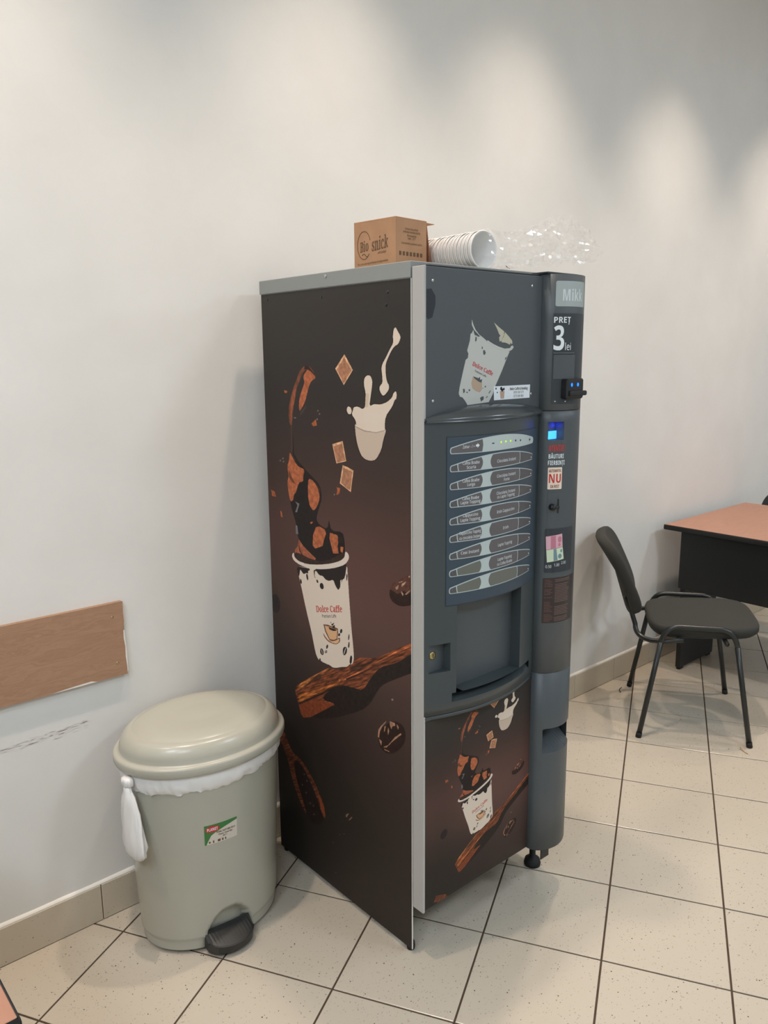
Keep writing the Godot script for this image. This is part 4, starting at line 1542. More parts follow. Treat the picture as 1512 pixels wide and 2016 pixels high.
# ---------------------------------------------------------------- stack of cups in a clear sleeve
func build_cups() -> void:
	var ax := Vector3(-0.05, 0.0, 1.0).normalized()
	var mouth := Vector3(0.291, 1.830 + 0.0492, 0.674)
	var t := thing("cup_stack", "lying stack of white plastic cups on top of the vending machine", "cups", Vector3(0.27, 1.830, 0.50))
	var sd := Vector3(ax.z, 0, -ax.x)
	var proto: MeshInstance3D
	for k in 24:
		var o := mouth - ax * (0.0135 * k)
		var tilt := 0.0008 * sin(k * 1.9)
		var st := mk()
		var rings := []
		var prof := [[0.0478, 0.0], [0.0488, -0.0015], [0.0478, -0.0040], [0.0462, -0.0045], [0.0455, -0.012], [0.0448, -0.020]]
		if k == 0:
			prof = [[0.030, -0.085], [0.034, -0.084], [0.0435, -0.004], [0.0448, 0.0], [0.0470, 0.0012], [0.0488, -0.0015], [0.0478, -0.0045], [0.0462, -0.0055], [0.0455, -0.012], [0.0448, -0.020]]
		for q in prof:
			var ring := PackedVector3Array()
			for j in 40:
				var an := TAU * j / 40.0
				ring.append(o + ax * q[1] + (sd * cos(an) + Vector3.UP * (sin(an))) * q[0] + Vector3.UP * tilt)
			rings.append(ring)
		loft(st, rings, false)
		if k == 0:
			var e: PackedVector3Array = rings[0]
			for j in 40:
				tri(st, o - ax * 0.085, e[j], e[(j + 1) % 40], ax)
		put(st, "cup", M["cup_white"], t)
	# crumpled clear sleeve hanging off the open end of the stack
	var s := thing("plastic_sleeve", "crumpled clear plastic sleeve trailing from the cup stack over the machine's top", "plastic wrap", Vector3(0.5, 1.830, 0.66))
	var nz := FastNoiseLite.new()
	nz.seed = 17
	nz.frequency = 1.0
	nz.fractal_octaves = 3
	var st := mk(true)
	var rows := []
	var nu := 72
	var nv := 44
	for i in nu + 1:
		var f := float(i) / nu
		# centre line: round the rim of the stack, then along the top and past the column
		var c: Vector3
		var ry: float
		var rz: float
		if f < 0.22:
			var g := f / 0.22
			c = mouth - ax * lerpf(0.26, -0.012, g) 
			ry = 0.0505
			rz = 0.0505
		else:
			var g := (f - 0.22) / 0.78
			c = (mouth + ax * 0.012).lerp(Vector3(0.800, 1.898, 0.660), g)
			c.y += 0.030 * sin(g * PI * 0.85) - 0.012 * sin(g * PI * 2.0)
			ry = lerpf(0.0505, 0.022, g) + 0.018 * sin(g * PI) - 0.012 * sin(g * PI * 2.0)
			rz = lerpf(0.0505, 0.016, g)
		var row := []
		for j in nv:
			var an := TAU * j / nv
			var cr := clampf((f - 0.22) * 4.0, 0.0, 1.0)
			var w := 1.0 + cr * (0.34 * nz.get_noise_3d(f * 9.0, cos(an) * 2.2, sin(an) * 2.2) + 0.30 * nz.get_noise_3d(f * 34.0, cos(an) * 6.0 + 4.0, sin(an) * 6.0))
			var dir: Vector3
			if f < 0.22:
				dir = sd * cos(an) * rz + Vector3.UP * sin(an) * ry
			else:
				dir = (sd.lerp(Vector3(-0.1, 0, -1), cr) * -1.0 if false else sd.lerp(Vector3(0.15, 0, -0.9), cr)).normalized() * cos(an) * rz + Vector3.UP * sin(an) * ry
			var p := c + dir * w
			p += ax * cr * 0.03 * nz.get_noise_2d(f * 12.0 + 40.0, an * 1.2)
			p.y = maxf(p.y, 1.8315 + 0.002 * absf(nz.get_noise_2d(f * 30.0, an)))
			row.append(p)
		rows.append(row)
	for i in nu:
		for j in nv:
			var k := (j + 1) % nv
			var m: Vector3 = (rows[i][j] + rows[i + 1][k]) / 2.0
			quad(st, rows[i][j], rows[i][k], rows[i + 1][k], rows[i + 1][j], Vector3.UP if sin(TAU * j / nv) > 0 else Vector3.DOWN)
	put(st, "film", M["clear_film"], s)
	var p2 := mk(true)
	planes["film_label"] = [Vector3(0.335, 1.8335, 0.715), Vector3(0.86, 0, -0.5).normalized(), Vector3(0.15, 0.45, -0.55).normalized(), Vector3(-0.3, 0.8, 0.5).normalized()]
	for q in [[0.0, 0.004, 0.004], [0.008, 0.003, 0.010], [0.014, 0.003, 0.010], [0.019, 0.004, 0.010], [0.026, 0.003, 0.010], [0.040, 0.006, 0.004], [0.048, 0.005, 0.005]]:
		sheet(p2, "film_label", rrect(q[0], 0.004, q[0] + q[1], 0.004 + q[2], 0.0005), 0.0, 0.0004)
	put(p2, "film_print", M["dark_ink"], s)

# ---------------------------------------------------------------- chairs
func make_chair(label: String, fab: String, at0: Vector3, turn: float) -> Node3D:
	var t := thing("stacking_chair", label, "chair", at0, turn)
	for s in [-1.0, 1.0]:
		var xf: float = 0.275 * s
		var xt: float = 0.248 * s
		var rear0 := Vector3(xf, 0.0, -0.222)
		var rear1 := Vector3(xt, 0.425, -0.150)
		var front0 := Vector3(xf, 0.0, 0.222)
		var front1 := Vector3(xt, 0.425, 0.150)
		for e in [[rear0, rear1], [front0, front1]]:
			var st := mk()
			var d: Vector3 = (e[1] - e[0]).normalized()
			tube(st, [e[0] + d * 0.012, e[0].lerp(e[1], 0.5), e[1]], 0.0112, 12)
			var leg := put(st, "leg", M["frame_black"], t, false)
			st = mk()
			tube(st, [e[0], e[0] + d * 0.022], 0.0126, 12)
			put(st, "foot_cap", M["rubber"], leg, false)
		var st2 := mk()
		var pts := bend(rear1, Vector3(xt * 0.99, 0.492, -0.136), Vector3(xt * 0.985, 0.494, -0.080), 8)
		pts.append_array(bend(Vector3(xt * 0.985, 0.494, 0.080), Vector3(xt * 0.99, 0.492, 0.136), front1, 8))
		tube(st2, pts, 0.0112, 12)
		put(st2, "side_rail", M["frame_black"], t, false)
		# back upright: from under the seat, round the rear and up into the backrest
		var st3 := mk()
		var xb: float = 0.165 * s
		var up := [Vector3(xt * 0.98, 0.438, -0.06), Vector3(xt * 0.96, 0.425, -0.13)]
		up.append_array(bend(Vector3(xt * 0.90, 0.420, -0.185), Vector3(xb * 1.15, 0.420, -0.252), Vector3(xb, 0.470, -0.250), 8))
		up.append(Vector3(xb, 0.530, -0.270))
		up.append(Vector3(xb, 0.590, -0.296))
		tube(st3, up, 0.0105, 12)
		put(st3, "back_upright", M["frame_black"], t, false)
	for z in [-0.075, 0.11]:
		var st4 := mk()
		tube(st4, [Vector3(-0.245, 0.432, z), Vector3(0.245, 0.432, z)], 0.0095, 10)
		put(st4, "cross_bar", M["frame_black"], t, false)
	var sc := mk()
	cushion(sc, 0.228, 0.225, 0.042, 4.2, Transform3D(Basis(Vector3.RIGHT, Vector3(0, 0.045, 1).normalized(), Vector3(0, 1, -0.045).normalized()), Vector3(0, 0.468, 0.035)), 0.0, 0.35)
	put(sc, "seat", M[fab], t, false)
	sc = mk()
	cushion(sc, 0.215, 0.212, 0.012, 4.2, Transform3D(Basis(Vector3.RIGHT, Vector3(0, 0.045, 1).normalized(), Vector3(0, 1, -0.045).normalized()), Vector3(0, 0.444, 0.035)))
	put(sc, "seat_shell", M["board_black"], t, false)
	var lean := Vector3(0, 1.0, -0.46).normalized()
	var fw := Vector3(0, 0.46, 1.0).normalized()
	sc = mk()
	cushion(sc, 0.234, 0.184, 0.046, 3.6, Transform3D(Basis(Vector3.RIGHT, lean, fw), Vector3(0, 0.662, -0.332)), 0.75, 0.2)
	put(sc, "backrest", M[fab], t, false)
	return t

func build_chairs() -> void:
	make_chair("dark grey fabric chair on black tube legs standing between the vending machine and desk", "chair_fabric", Vector3(1.942, 0.0, 0.448), atan2(0.59, 0.81))
	make_chair("black chair pushed under the far side of the desk by the wall", "chair_fabric_black", Vector3(3.05, 0.0, 0.335), -PI / 2.0)

# ---------------------------------------------------------------- desks
func make_desk(label: String, x0: float, x1: float, z0: float, z1: float, h: float, near_panel: bool) -> void:
	var t := thing("desk", label, "desk", Vector3((x0 + x1) / 2.0, 0.0, (z0 + z1) / 2.0))
	box_part("desk_top", Vector3(x0 + 0.001, h - 0.024, z0 + 0.001), Vector3(x1 - 0.001, h, z1 - 0.001), M["desk_laminate"], t, 0.001)
	# soft black edging on all four sides
	var y := h - 0.0135
	for e in [[Vector3(x0, y, z0), Vector3(x1, y, z0)], [Vector3(x1, y, z0), Vector3(x1, y, z1)], [Vector3(x1, y, z1), Vector3(x0, y, z1)], [Vector3(x0, y, z1), Vector3(x0, y, z0)]]:
		var st := mk()
		var d: Vector3 = (e[1] - e[0]).normalized()
		var out := Vector3(d.z, 0, -d.x)
		var rings := []
		for p in [e[0], e[1]]:
			var ring := PackedVector3Array()
			for q in [[-0.003, 0.0126], [0.0005, 0.0126], [0.0026, 0.0100], [0.0036, 0.004], [0.0036, -0.004], [0.0026, -0.0100], [0.0005, -0.0126], [-0.003, -0.0126]]:
				ring.append(p + out * q[0] + Vector3.UP * q[1])
			rings.append(ring)
		loft(st, rings)
		put(st, "edge_band", M["board_black"], t)
	if near_panel:
		# long side towards the machine: a hanging modesty board between two panel legs
		box_part("modesty_panel", Vector3(x0 + 0.022, 0.442, z0 + 0.082), Vector3(x0 + 0.040, h - 0.027, z1 - 0.082), M["board_black"], t, 0.001)
		for z in [z0 + 0.085, z1 - 0.110]:
			box_part("leg_panel", Vector3(x0 + 0.0405, 0.012, z), Vector3(x0 + 0.385, h - 0.027, z + 0.025), M["board_black"], t, 0.001)
			box_part("leg_foot", Vector3(x0 + 0.045, 0.0, z + 0.004), Vector3(x0 + 0.085, 0.012, z + 0.021), M["rubber"], t, 0.001)
			box_part("leg_foot", Vector3(x0 + 0.335, 0.0, z + 0.004), Vector3(x0 + 0.375, 0.012, z + 0.021), M["rubber"], t, 0.001)
	else:
		for x in [x0 + 0.06, x1 - 0.055]:
			box_part("leg_panel", Vector3(x, 0.012, z0 + 0.05), Vector3(x + 0.025, h - 0.027, z1 - 0.05), M["board_black"], t, 0.001)
			box_part("leg_foot", Vector3(x + 0.004, 0.0, z0 + 0.06), Vector3(x + 0.021, 0.012, z0 + 0.10), M["rubber"], t, 0.001)
			box_part("leg_foot", Vector3(x + 0.004, 0.0, z1 - 0.10), Vector3(x + 0.021, 0.012, z1 - 0.06), M["rubber"], t, 0.001)
		box_part("modesty_panel", Vector3(x0 + 0.085, 0.40, z0 + 0.12), Vector3(x1 - 0.055, h - 0.027, z0 + 0.138), M["board_black"], t, 0.001)

func build_desks() -> void:
	make_desk("orange-brown desk with black edging and a black hanging panel behind the chair", 2.361, 3.245, 0.060, 1.50, 0.764, true)
	make_desk("orange-brown desk whose black-edged corner sits below the wall board", -2.50, -1.079, 0.32, 1.110, 0.764, false)

# ---------------------------------------------------------------- odds and ends on the floor
func build_litter() -> void:
	var st := mk()
	tube(st, [Vector3(1.815, 0.004, 0.768), Vector3(1.803, 0.010, 0.772), Vector3(1.800, 0.003, 0.782), Vector3(1.790, 0.002, 0.800), Vector3(1.786, 0.002, 0.812)], 0.0016, 6)
	var o := put(st, "thread_scrap", M["cardboard"], self)
	tag(o, "small tan scrap of thread by the chair's front foot", "scrap")
	st = mk()
	tube(st, [Vector3(1.985, 0.002, 0.095), Vector3(1.960, 0.003, 0.100), Vector3(1.945, 0.006, 0.108), Vector3(1.930, 0.002, 0.125)], 0.0018, 6)
	o = put(st, "wire_scrap", M["rubber"], self)
	tag(o, "thin black wire scrap by the chair's rear foot at the skirting", "scrap")

# outlines of the printed artwork: ink colour, texture style, points in millimetres (depth, height)
var ART = [
	[128,74,48,2,[182,600,185,612,216,638,348,723,365,732,398,734,455,765,475,784,498,802,573,820,626,855,690,890,758,927,819,961,819,935,708,873,660,834,605,807,576,786,550,753,542,733,395,629,343,595,262,541,225,526,211,532,201,560]],
	[50,41,37,1,[322,618,349,652,417,695,469,704,515,709,553,762,590,801,660,834,707,871,819,935,819,879,707,819,604,758,582,736,548,684,506,646,368,573,262,540,343,595,395,629]],
	[176,112,62,2,[187,604,216,637,348,722,365,732,356,722,304,686,253,646,220,618]],
	[176,100,60,2,[413,702,478,749,517,771,591,820,690,890,819,961,819,954,690,880,626,843,554,795,497,754,438,715]],
	[172,102,52,2,[195,590,279,632,346,667,414,713,413,701,319,642,208,571]],
	[142,74,46,1,[201,560,278,603,322,615,378,621,343,595,262,541,225,526,211,532]],
	[58,42,34,0,[201,566,319,637,413,696,413,693,319,631,203,562]],
	[92,60,46,1,[248,644,304,691,326,699,321,686,281,665,253,641]],
	[70,48,40,0,[438,720,516,765,569,801,565,795,516,760,446,718]],
	[88,58,44,2,[455,760,517,788,573,819,554,800,501,766,462,749]],
	[58,40,35,1,[685,621,675,605,662,589,646,575,629,566,612,561,598,562,587,568,581,578,580,593,585,609,595,627,609,642,626,655,643,664,659,668,673,667,683,661,688,651,689,637]],
	[168,130,104,1,[598,573,612,577,636,603,674,639,669,640,646,620,620,588]],
	[168,130,104,1,[576,595,580,619,592,634,613,655,610,649,593,629,585,613,582,594]],
	[168,130,104,1,[626,659,647,661,648,654,636,647,633,638,627,646]],
	[168,130,104,1,[604,635,611,640,606,623,602,619]],
	[168,130,104,1,[620,639,624,630,619,615,617,627]],
	[168,130,104,1,[655,661,663,654,659,646,655,654]],
	[168,130,104,1,[582,591,593,589,591,574,585,582]],
	[168,130,104,1,[602,570,623,571,625,569,605,567]],
	[58,40,35,1,[739,1039,736,1028,729,1016,717,1006,702,998,684,992,667,989,651,991,639,995,631,1003,628,1014,631,1025,639,1037,652,1047,668,1055,685,1061,702,1063,717,1061,729,1056,736,1048]],
	[104,70,58,1,[633,1026,642,1045,668,1059,701,1078,726,1081,726,1052,701,1028,685,1033,661,1019]],
	[170,138,116,1,[652,1035,665,1045,662,1033,655,1029]],
	[170,138,116,1,[675,1049,694,1060,688,1052,676,1041]],
	[170,138,116,1,[701,1075,707,1078,707,1073,701,1071]],
	[170,138,116,1,[688,1025,706,1040,707,1037,693,1024]],
	[170,138,116,1,[665,1052,681,1058,678,1055,667,1050]],
	[170,138,116,1,[675,1031,683,1024,680,1018,673,1026]],
	[48,40,40,1,[117,868,116,854,110,842,101,833,89,829,78,832,69,840,65,853,66,867,72,880,82,888,93,892,105,889,113,880]],
	[50,40,36,1,[163,351,182,368,217,355,250,325,283,286,308,240,321,226,293,193,251,182,224,201,204,242,172,305]],
	[112,66,46,2,[101,422,120,433,135,408,165,381,197,380,235,362,281,325,319,276,327,240,322,227,308,240,282,285,249,324,217,355,182,368,163,351,173,305,206,242,227,200,210,208,172,250,146,298,131,347,99,389]],
	[150,80,46,0,[284,308,319,271,325,239,308,244]],
	[120,72,50,2,[46,466,120,433,99,389,29,432]],
	[96,84,78,0,[212,295,210,292,207,289,203,289,202,290,203,293,207,296,211,296]],
	[96,84,78,0,[238,319,236,316,232,314,229,313,228,315,229,318,233,320,236,321]],
	[96,84,78,0,[232,277,231,274,227,271,224,271,222,272,224,275,227,278,231,278]],
	[96,84,78,0,[271,221,270,218,266,215,263,214,261,216,263,219,267,221,270,222]],
	[96,84,78,0,[252,250,250,247,247,244,243,244,242,245,243,248,247,251,251,251]],
	[96,84,78,0,[224,336,223,333,219,331,216,330,214,332,216,335,220,337,223,338]],
	[96,84,78,0,[269,249,268,246,264,243,261,242,259,244,261,247,264,249,268,250]],
	[62,48,42,1,[459,299,457,293,452,286,445,280,437,277,430,276,425,278,424,283,426,289,431,296,438,302,446,305,453,306,457,304]],
	[130,112,98,0,[426,286,430,295,444,304,439,297,431,284]],
	[130,112,98,0,[439,280,454,297,458,297,447,283]],
	[92,84,78,0,[366,170,364,167,361,165,358,165,358,167,361,169,364,170]],
	[92,84,78,0,[422,226,420,224,417,222,414,222,414,224,417,226,420,227]],
	[92,84,78,0,[375,74,374,71,371,69,368,69,368,70,371,73,374,74]],
	[92,84,78,0,[399,213,398,211,394,209,392,209,392,210,394,213,398,214]],
	[150,130,118,0,[642,724,640,722,637,721,634,722,633,723,635,725,637,727,640,727,642,726]],
	[43,36,34,1,[216,1323,237,1316,267,1301,297,1286,339,1263,347,1226,326,1186,317,1161,332,1148,369,1141,377,1173,386,1140,438,1145,446,1121,446,1074,416,1047,301,1021,261,1058,225,1087,217,1133,197,1174,190,1196,184,1236,198,1284]],
	[180,106,70,1,[280,1569,295,1580,310,1577,334,1559,309,1548,296,1531,281,1495,263,1474,249,1462,248,1485,254,1506,265,1524,279,1545,272,1559]],
	[132,80,58,1,[293,1592,310,1585,327,1569,310,1577,295,1580,272,1574,256,1550,240,1529,233,1506,218,1466,214,1442,210,1420,199,1423,195,1453,198,1477,209,1502,221,1526,241,1553,252,1571,273,1587]],
	[160,94,64,1,[224,1523,237,1528,230,1502,215,1466,208,1427,203,1441,207,1478,214,1502]],
	[66,46,38,1,[281,1590,296,1591,324,1570,331,1561,310,1574,295,1580,278,1580]],
	[84,72,68,0,[254,1462,283,1481,280,1473,251,1448]],
	[92,68,58,0,[202,1423,211,1419,213,1378,211,1347,200,1343,204,1378]],
	[44,38,36,0,[211,1418,215,1375,217,1339,242,1317,267,1304,264,1299,236,1311,210,1335,211,1378]],
	[180,106,70,1,[194,1345,211,1326,221,1315,239,1304,267,1300,258,1275,260,1265,236,1258,221,1228,210,1220,204,1201,190,1196,181,1226,177,1254,186,1271,179,1298,191,1321]],
	[120,72,52,0,[187,1293,202,1269,223,1250,201,1257,187,1268]],
	[180,106,70,1,[284,1275,302,1274,321,1261,333,1245,336,1224,324,1201,305,1184,288,1196,281,1217,280,1247]],
	[88,58,46,0,[312,1272,338,1251,337,1245,319,1261]],
	[180,106,70,1,[314,1139,332,1144,356,1139,362,1128,350,1105,344,1089,308,1075,296,1083,300,1115]],
	[180,106,70,1,[380,1134,414,1132,419,1117,413,1101,418,1081,393,1076,384,1099,377,1116]],
	[168,100,72,1,[228,1089,251,1072,287,1056,310,1047,296,1023,232,1014,200,1022,207,1055,221,1067]],
	[70,48,40,0,[225,1083,234,1056,247,1044,242,1043,228,1055]],
	[180,106,70,1,[427,1103,440,1103,436,1086,426,1088]],
	[52,40,36,0,[436,1123,435,1118,432,1115,428,1112,423,1112,419,1113,416,1115,415,1119,416,1123,419,1127,423,1129,428,1130,432,1129,435,1126]],
	[48,38,34,0,[426,1101,425,1099,424,1097,421,1096,419,1095,416,1096,415,1097,414,1099,415,1101,417,1103,419,1105,422,1105,424,1105,425,1103]],
	[120,120,124,0,[215,1200,236,1196,223,1169,213,1168,226,1190]],
	[120,120,124,0,[214,1129,222,1129,226,1104,214,1103]],
	[120,120,124,0,[222,1445,233,1445,231,1442,221,1442]],
	[176,100,60,1,[414,1266,430,1265,427,1250,413,1244,418,1258]],
	[176,100,60,1,[135,1162,143,1160,146,1143,137,1143]],
	[176,100,60,1,[176,1520,192,1519,189,1512,178,1513]],
	[176,100,60,1,[306,1432,327,1445,331,1428,313,1425]],
	[176,100,60,1,[286,1148,299,1154,300,1149,291,1144]],
	[176,100,60,1,[89,1220,108,1216,115,1201,93,1201]],
	[130,116,108,0,[340,1468,338,1466,335,1466,334,1468,334,1470,337,1471,340,1471,341,1470]],
	[130,116,108,0,[336,1444,333,1443,331,1443,329,1444,330,1446,332,1448,335,1448,337,1446]],
	[130,116,108,0,[347,1459,345,1458,342,1458,341,1459,341,1461,344,1463,347,1463,348,1461]],
	[130,116,108,0,[162,1320,159,1319,156,1319,154,1320,155,1322,158,1324,161,1324,163,1323]],
	[130,116,108,0,[147,1313,145,1311,141,1311,140,1312,141,1314,144,1316,147,1316,148,1315]],
	[130,116,108,0,[164,1311,161,1310,158,1309,157,1311,157,1313,160,1314,163,1315,165,1313]],
	[130,116,108,0,[406,1243,404,1242,401,1241,400,1243,401,1245,403,1246,406,1247,407,1245]],
	[206,166,128,1,[459,1620,493,1580,454,1541,419,1583]],
	[172,124,94,1,[458,1612,487,1578,454,1545,426,1581]],
	[206,166,128,1,[399,1382,445,1394,459,1341,416,1331]],
	[172,124,94,1,[404,1376,442,1387,454,1342,418,1334]],
	[206,166,128,1,[443,1329,464,1326,489,1319,476,1260,429,1278]],
	[172,124,94,1,[446,1322,463,1320,484,1314,473,1264,435,1279]],
	[46,38,35,0,[489,1478,491,1485,500,1489,515,1488,529,1484,537,1486,540,1504,540,1522,533,1544,537,1562,550,1570,565,1567,572,1555,571,1541,565,1516,560,1491,576,1499,600,1498,624,1504,642,1516,646,1526,657,1533,663,1526,662,1512,656,1509,646,1491,622,1467,617,1439,624,1433,613,1409,604,1382,583,1355,558,1349,533,1353,518,1363,503,1389,496,1419,495,1445,502,1438,499,1451,482,1466]],
	[200,190,175,0,[491,1478,493,1484,501,1487,514,1487,529,1482,539,1486,543,1504,543,1523,536,1545,539,1561,551,1568,564,1566,570,1554,569,1542,563,1516,557,1490,577,1497,600,1496,625,1503,644,1515,649,1526,657,1531,661,1526,660,1512,654,1510,644,1492,619,1468,615,1438,621,1433,610,1409,602,1383,581,1356,558,1351,535,1354,520,1364,506,1390,499,1420,498,1444,504,1438,501,1452,485,1466]],
	[46,38,35,0,[659,1684,669,1672,677,1662,677,1654,668,1641,655,1636,642,1623,626,1600,622,1589,624,1564,628,1552,636,1543,633,1532,619,1518,606,1517,594,1531,595,1541,607,1550,606,1567,602,1585,606,1596,619,1610,635,1631,647,1646,646,1661,649,1677]],
	[200,190,175,0,[658,1683,667,1671,675,1662,675,1654,667,1642,653,1637,640,1624,624,1601,620,1589,622,1564,626,1552,634,1543,631,1532,617,1520,608,1518,597,1531,597,1540,609,1550,608,1567,605,1585,609,1596,621,1610,637,1631,650,1646,648,1661,651,1677]],
	[46,38,35,0,[487,1478,488,1473,486,1468,481,1465,475,1464,469,1466,465,1469,463,1474,463,1479,465,1484,469,1487,475,1488,481,1486,485,1483]],
	[200,190,175,0,[485,1477,485,1473,483,1469,480,1466,476,1466,471,1467,468,1470,465,1474,465,1479,467,1483,470,1486,475,1486,479,1485,483,1482]],
	[206,197,183,0,[537,1476,583,1475,611,1471,605,1438,583,1427,542,1430]],
	[182,169,154,0,[499,1435,536,1426,582,1424,621,1433,610,1409,602,1383,581,1356,558,1351,535,1354,520,1364,506,1390,499,1420]],
	[158,146,134,0,[499,1437,536,1428,582,1426,621,1435,621,1433,582,1424,536,1425,499,1434]],
	[186,172,150,0,[543,1523,556,1521,552,1488,540,1486]],
	[206,197,183,0,[212,1004,222,976,232,949,255,879,279,817,296,757,308,741,319,739,348,738,365,739,378,736,394,739,423,751,447,758,457,769,471,773,478,791,476,824,469,875,462,954,458,1008,454,1060,408,1037,325,1016,261,1011]],
	[52,44,41,0,[211,1004,261,1009,279,1010,278,1004,269,1002,271,994,262,994,247,987,238,993,230,999,225,978,221,976]],
	[52,44,41,0,[297,1013,367,1026,408,1038,447,1057,453,1056,444,1017,430,1007,424,982,417,976,410,976,400,985,391,1001,370,992,354,993,342,1001,325,1000,317,1005,310,1010,305,1008,308,991,305,986,300,992]],
	[206,197,183,0,[423,1005,429,1009,426,986,418,976,414,976,422,986]],
	[206,197,183,0,[304,1007,309,1009,312,995,306,988,302,993]],
	[48,42,44,0,[344,973,345,969,344,965,341,962,337,961,333,961,329,963,326,966,326,970,327,974,330,977,334,979,338,979,342,977]],
	[48,42,44,0,[318,981,319,979,319,977,318,976,316,975,314,975,312,977,311,978,310,981,311,983,312,984,314,985,315,984,317,983]],
	[48,42,44,0,[269,984,270,979,269,976,268,973,266,973,264,974,262,977,261,981,260,985,261,989,262,991,264,992,266,991,268,988]],
	[48,42,44,0,[236,963,237,960,236,957,235,955,233,955,231,955,229,958,228,960,228,964,228,966,229,968,231,969,233,968,235,966]],
	[48,42,44,0,[455,1021,454,1016,453,1013,452,1010,451,1010,450,1012,450,1015,450,1020,450,1024,451,1028,452,1030,454,1030,454,1028,455,1025]],
	[48,42,44,0,[336,773,337,768,336,764,333,761,330,760,326,760,322,762,320,766,320,770,321,774,324,778,327,779,331,779,334,776]],
	[48,42,44,0,[359,793,357,789,355,787,353,785,351,785,350,786,350,788,350,791,352,795,354,797,356,799,358,799,359,798,359,796]],
	[48,42,44,0,[353,774,351,772,348,771,346,770,344,770,343,771,343,773,344,775,346,777,348,779,351,780,353,780,354,779,354,777]],
	[48,42,44,0,[447,805,445,799,441,794,437,790,433,789,429,791,428,795,428,801,429,807,433,812,437,815,441,816,445,815,447,811]],
	[48,42,44,0,[459,849,458,845,457,842,456,840,454,840,454,841,453,844,454,848,455,852,456,856,457,858,458,858,459,856,459,853]],
	[48,42,44,0,[459,826,458,822,457,819,455,817,454,816,453,818,452,821,453,825,454,829,455,832,456,835,458,835,459,833,459,830]],
	[48,42,44,0,[469,786,468,780,466,775,463,771,461,771,459,773,458,777,459,783,460,789,462,794,465,797,467,798,469,796,470,791]],
	[48,42,44,0,[427,858,426,855,424,852,421,851,419,850,417,851,417,853,417,856,418,859,420,862,423,864,425,864,427,863,427,861]],
	[48,42,44,0,[417,845,416,842,414,841,412,839,410,839,409,840,408,841,408,843,409,846,411,847,413,849,415,849,417,848,417,847]],
	[48,42,44,0,[322,741,322,738,322,736,321,734,319,733,318,734,316,736,315,739,315,742,315,744,317,746,318,747,320,746,321,744]],
	[180,172,164,0,[330,770,331,767,331,764,331,763,330,762,329,763,328,766,327,769,326,772,325,775,326,776,326,777,328,775,329,773]],
	[180,172,164,0,[439,803,437,798,435,794,433,792,432,792,432,794,433,798,435,803,437,807,439,811,441,814,442,814,442,812,441,808]],
	[180,172,164,0,[350,775,349,773,347,772,346,771,346,771,345,772,346,773,347,775,348,777,350,778,351,778,351,778,351,778,351,776]],
	[70,52,44,1,[200,1033,222,1022,266,1020,326,1030,384,1045,424,1060,445,1074,445,1091,417,1076,360,1048,297,1039,210,1049]],
	[214,206,194,0,[190,1029,191,1037,200,1045,201,1031,222,1022,266,1021,326,1031,384,1046,424,1061,444,1075,447,1092,457,1091,464,1083,462,1072,444,1054,408,1039,346,1021,283,1011,230,1011,198,1019]],
	[120,84,60,0,[337,831,347,819,368,814,397,824,415,838,417,825,401,812,384,809,359,809,340,820]],
	[206,170,132,0,[341,830,351,819,370,813,397,822,411,833,413,825,401,814,384,811,362,812,344,822]],
	[110,78,56,0,[339,856,361,860,407,861,408,849,403,827,384,818,366,816,347,836]],
	[198,160,122,0,[345,854,365,856,404,857,404,848,400,828,385,821,368,819,351,839]],
	[58,42,36,0,[363,854,402,856,398,852,385,848,369,848]],
	[58,44,38,0,[373,874,378,869,375,868]],
	[58,44,38,0,[376,865,391,874,386,866,381,862]],
	[58,44,38,0,[384,863,394,868,392,860,402,859,382,856]],
]
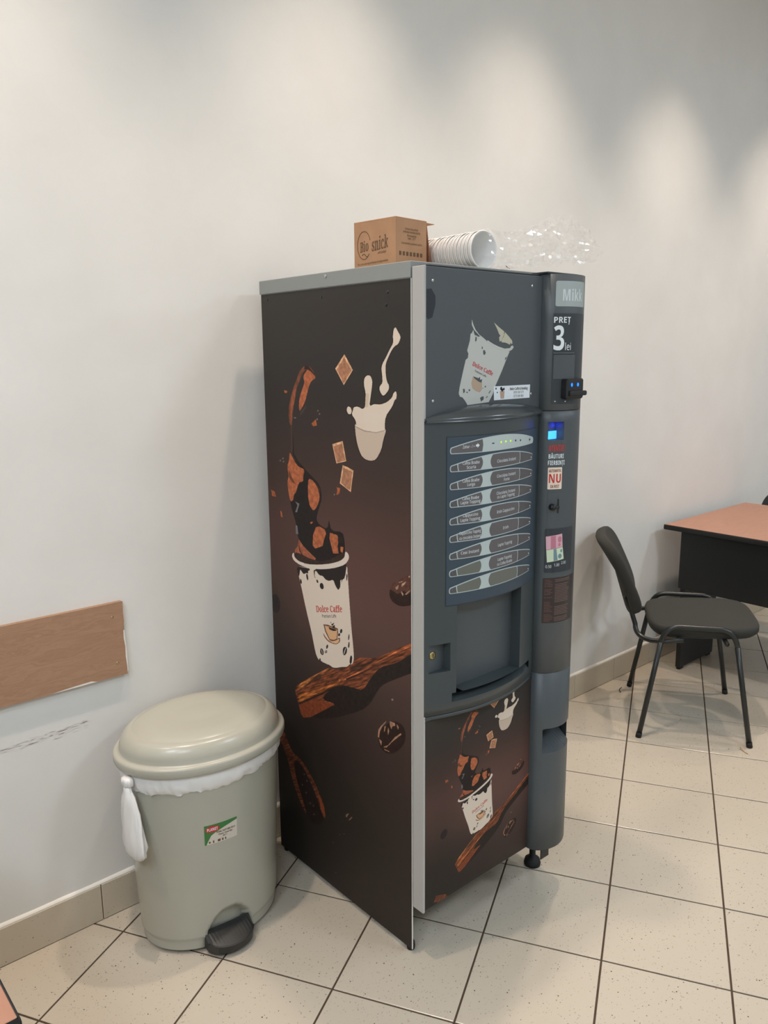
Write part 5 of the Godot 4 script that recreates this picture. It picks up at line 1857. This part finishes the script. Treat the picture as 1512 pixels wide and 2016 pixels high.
var DOOR = [
	["sticker",[1657,16752,1713,16630,1800,16631,1899,16603,2022,16546,2134,16481,2293,16415,2546,16312,2779,16252,3026,16228,2970,16145,2725,15724,2503,15381,2406,15172,2262,14981,1485,14941,1397,15048,1299,15140,1213,15158,1170,15233,1199,15392,1300,15723,1402,16039,1476,16082,1495,16183,1451,16262,1543,16500,1562,16657,1604,16672]],
	["rim",[1603,16994,1654,16874,1732,16760,1865,16646,2021,16568,2168,16481,2178,16510,2383,16423,2590,16357,2824,16304,3047,16319,3080,16372,3151,16380,3177,16334,3108,16274,2990,16233,2779,16249,2546,16309,2316,16401,2134,16476,1999,16553,1844,16639,1689,16745,1601,16873]],
	["inside",[2414,16939,2599,16832,2799,16731,2790,16641,2701,16499,2633,16476,2611,16580,2663,16625,2604,16669,2532,16786]],
	["inside",[2829,16716,2978,16613,3111,16508,3130,16433,3091,16418,3065,16463,3032,16402,2937,16432,2854,16454,2714,16461,2702,16494,2791,16611]],
	["cut",[1668,16716,1734,16674,1888,16603,1845,16588,1779,16617,1724,16623,1691,16659]],
	["cut",[1736,16587,1775,16588,1781,16515,1749,16465,1720,16501]],
	["cut",[2000,16524,1958,16429,1980,16414,2023,16502,2078,16488,2114,16400,2206,16283,2298,16208,2435,16178,2460,16118,2439,16044,2486,15984,2555,15983,2600,16027,2715,16072,2808,16071,2968,16206,2779,16229,2546,16289,2294,16386,2135,16459]],
	["cut",[1971,16356,2004,16349,2001,16290,1965,16305]],
	["cut",[2017,16254,2072,16275,2118,16209,2086,16150,2030,16165]],
	["cut",[2855,16070,2924,16115,2902,16055,2845,16010]],
	["cut",[1310,15345,1370,15343,1382,15269,1329,15234]],
	["cut",[1415,15268,1490,15265,1469,15229]],
	["cut",[1511,15323,1565,15329,1561,15285,1518,15279]],
	["cut",[1932,15100,2010,15135,2073,15125,2057,15050,1968,15009]],
	["cut",[2145,15099,2208,15142,2217,15119,2157,15084]],
	["cut",[2245,15208,2311,15281,2323,15258,2268,15193]],
	["cut",[2094,15379,2138,15400,2150,15369,2106,15348]],
	["cut",[2005,15337,2038,15351,2032,15321]],
	["mug",[1606,15467,1668,15642,1778,15610,1957,15502,2002,15456,1995,15307,1918,15235,1785,15270,1651,15348]],
	["cut",[1679,15634,1866,15586,1921,15621,1922,15547,2000,15560,1980,15472,1868,15504,1712,15589]],
	["card",[2435,15368,3876,15374,3865,15030,2456,15018]],
	["stain",[-58,17626,229,17659,359,17503,360,17300,262,17012,116,16968,29,17088,-58,17126]],
]
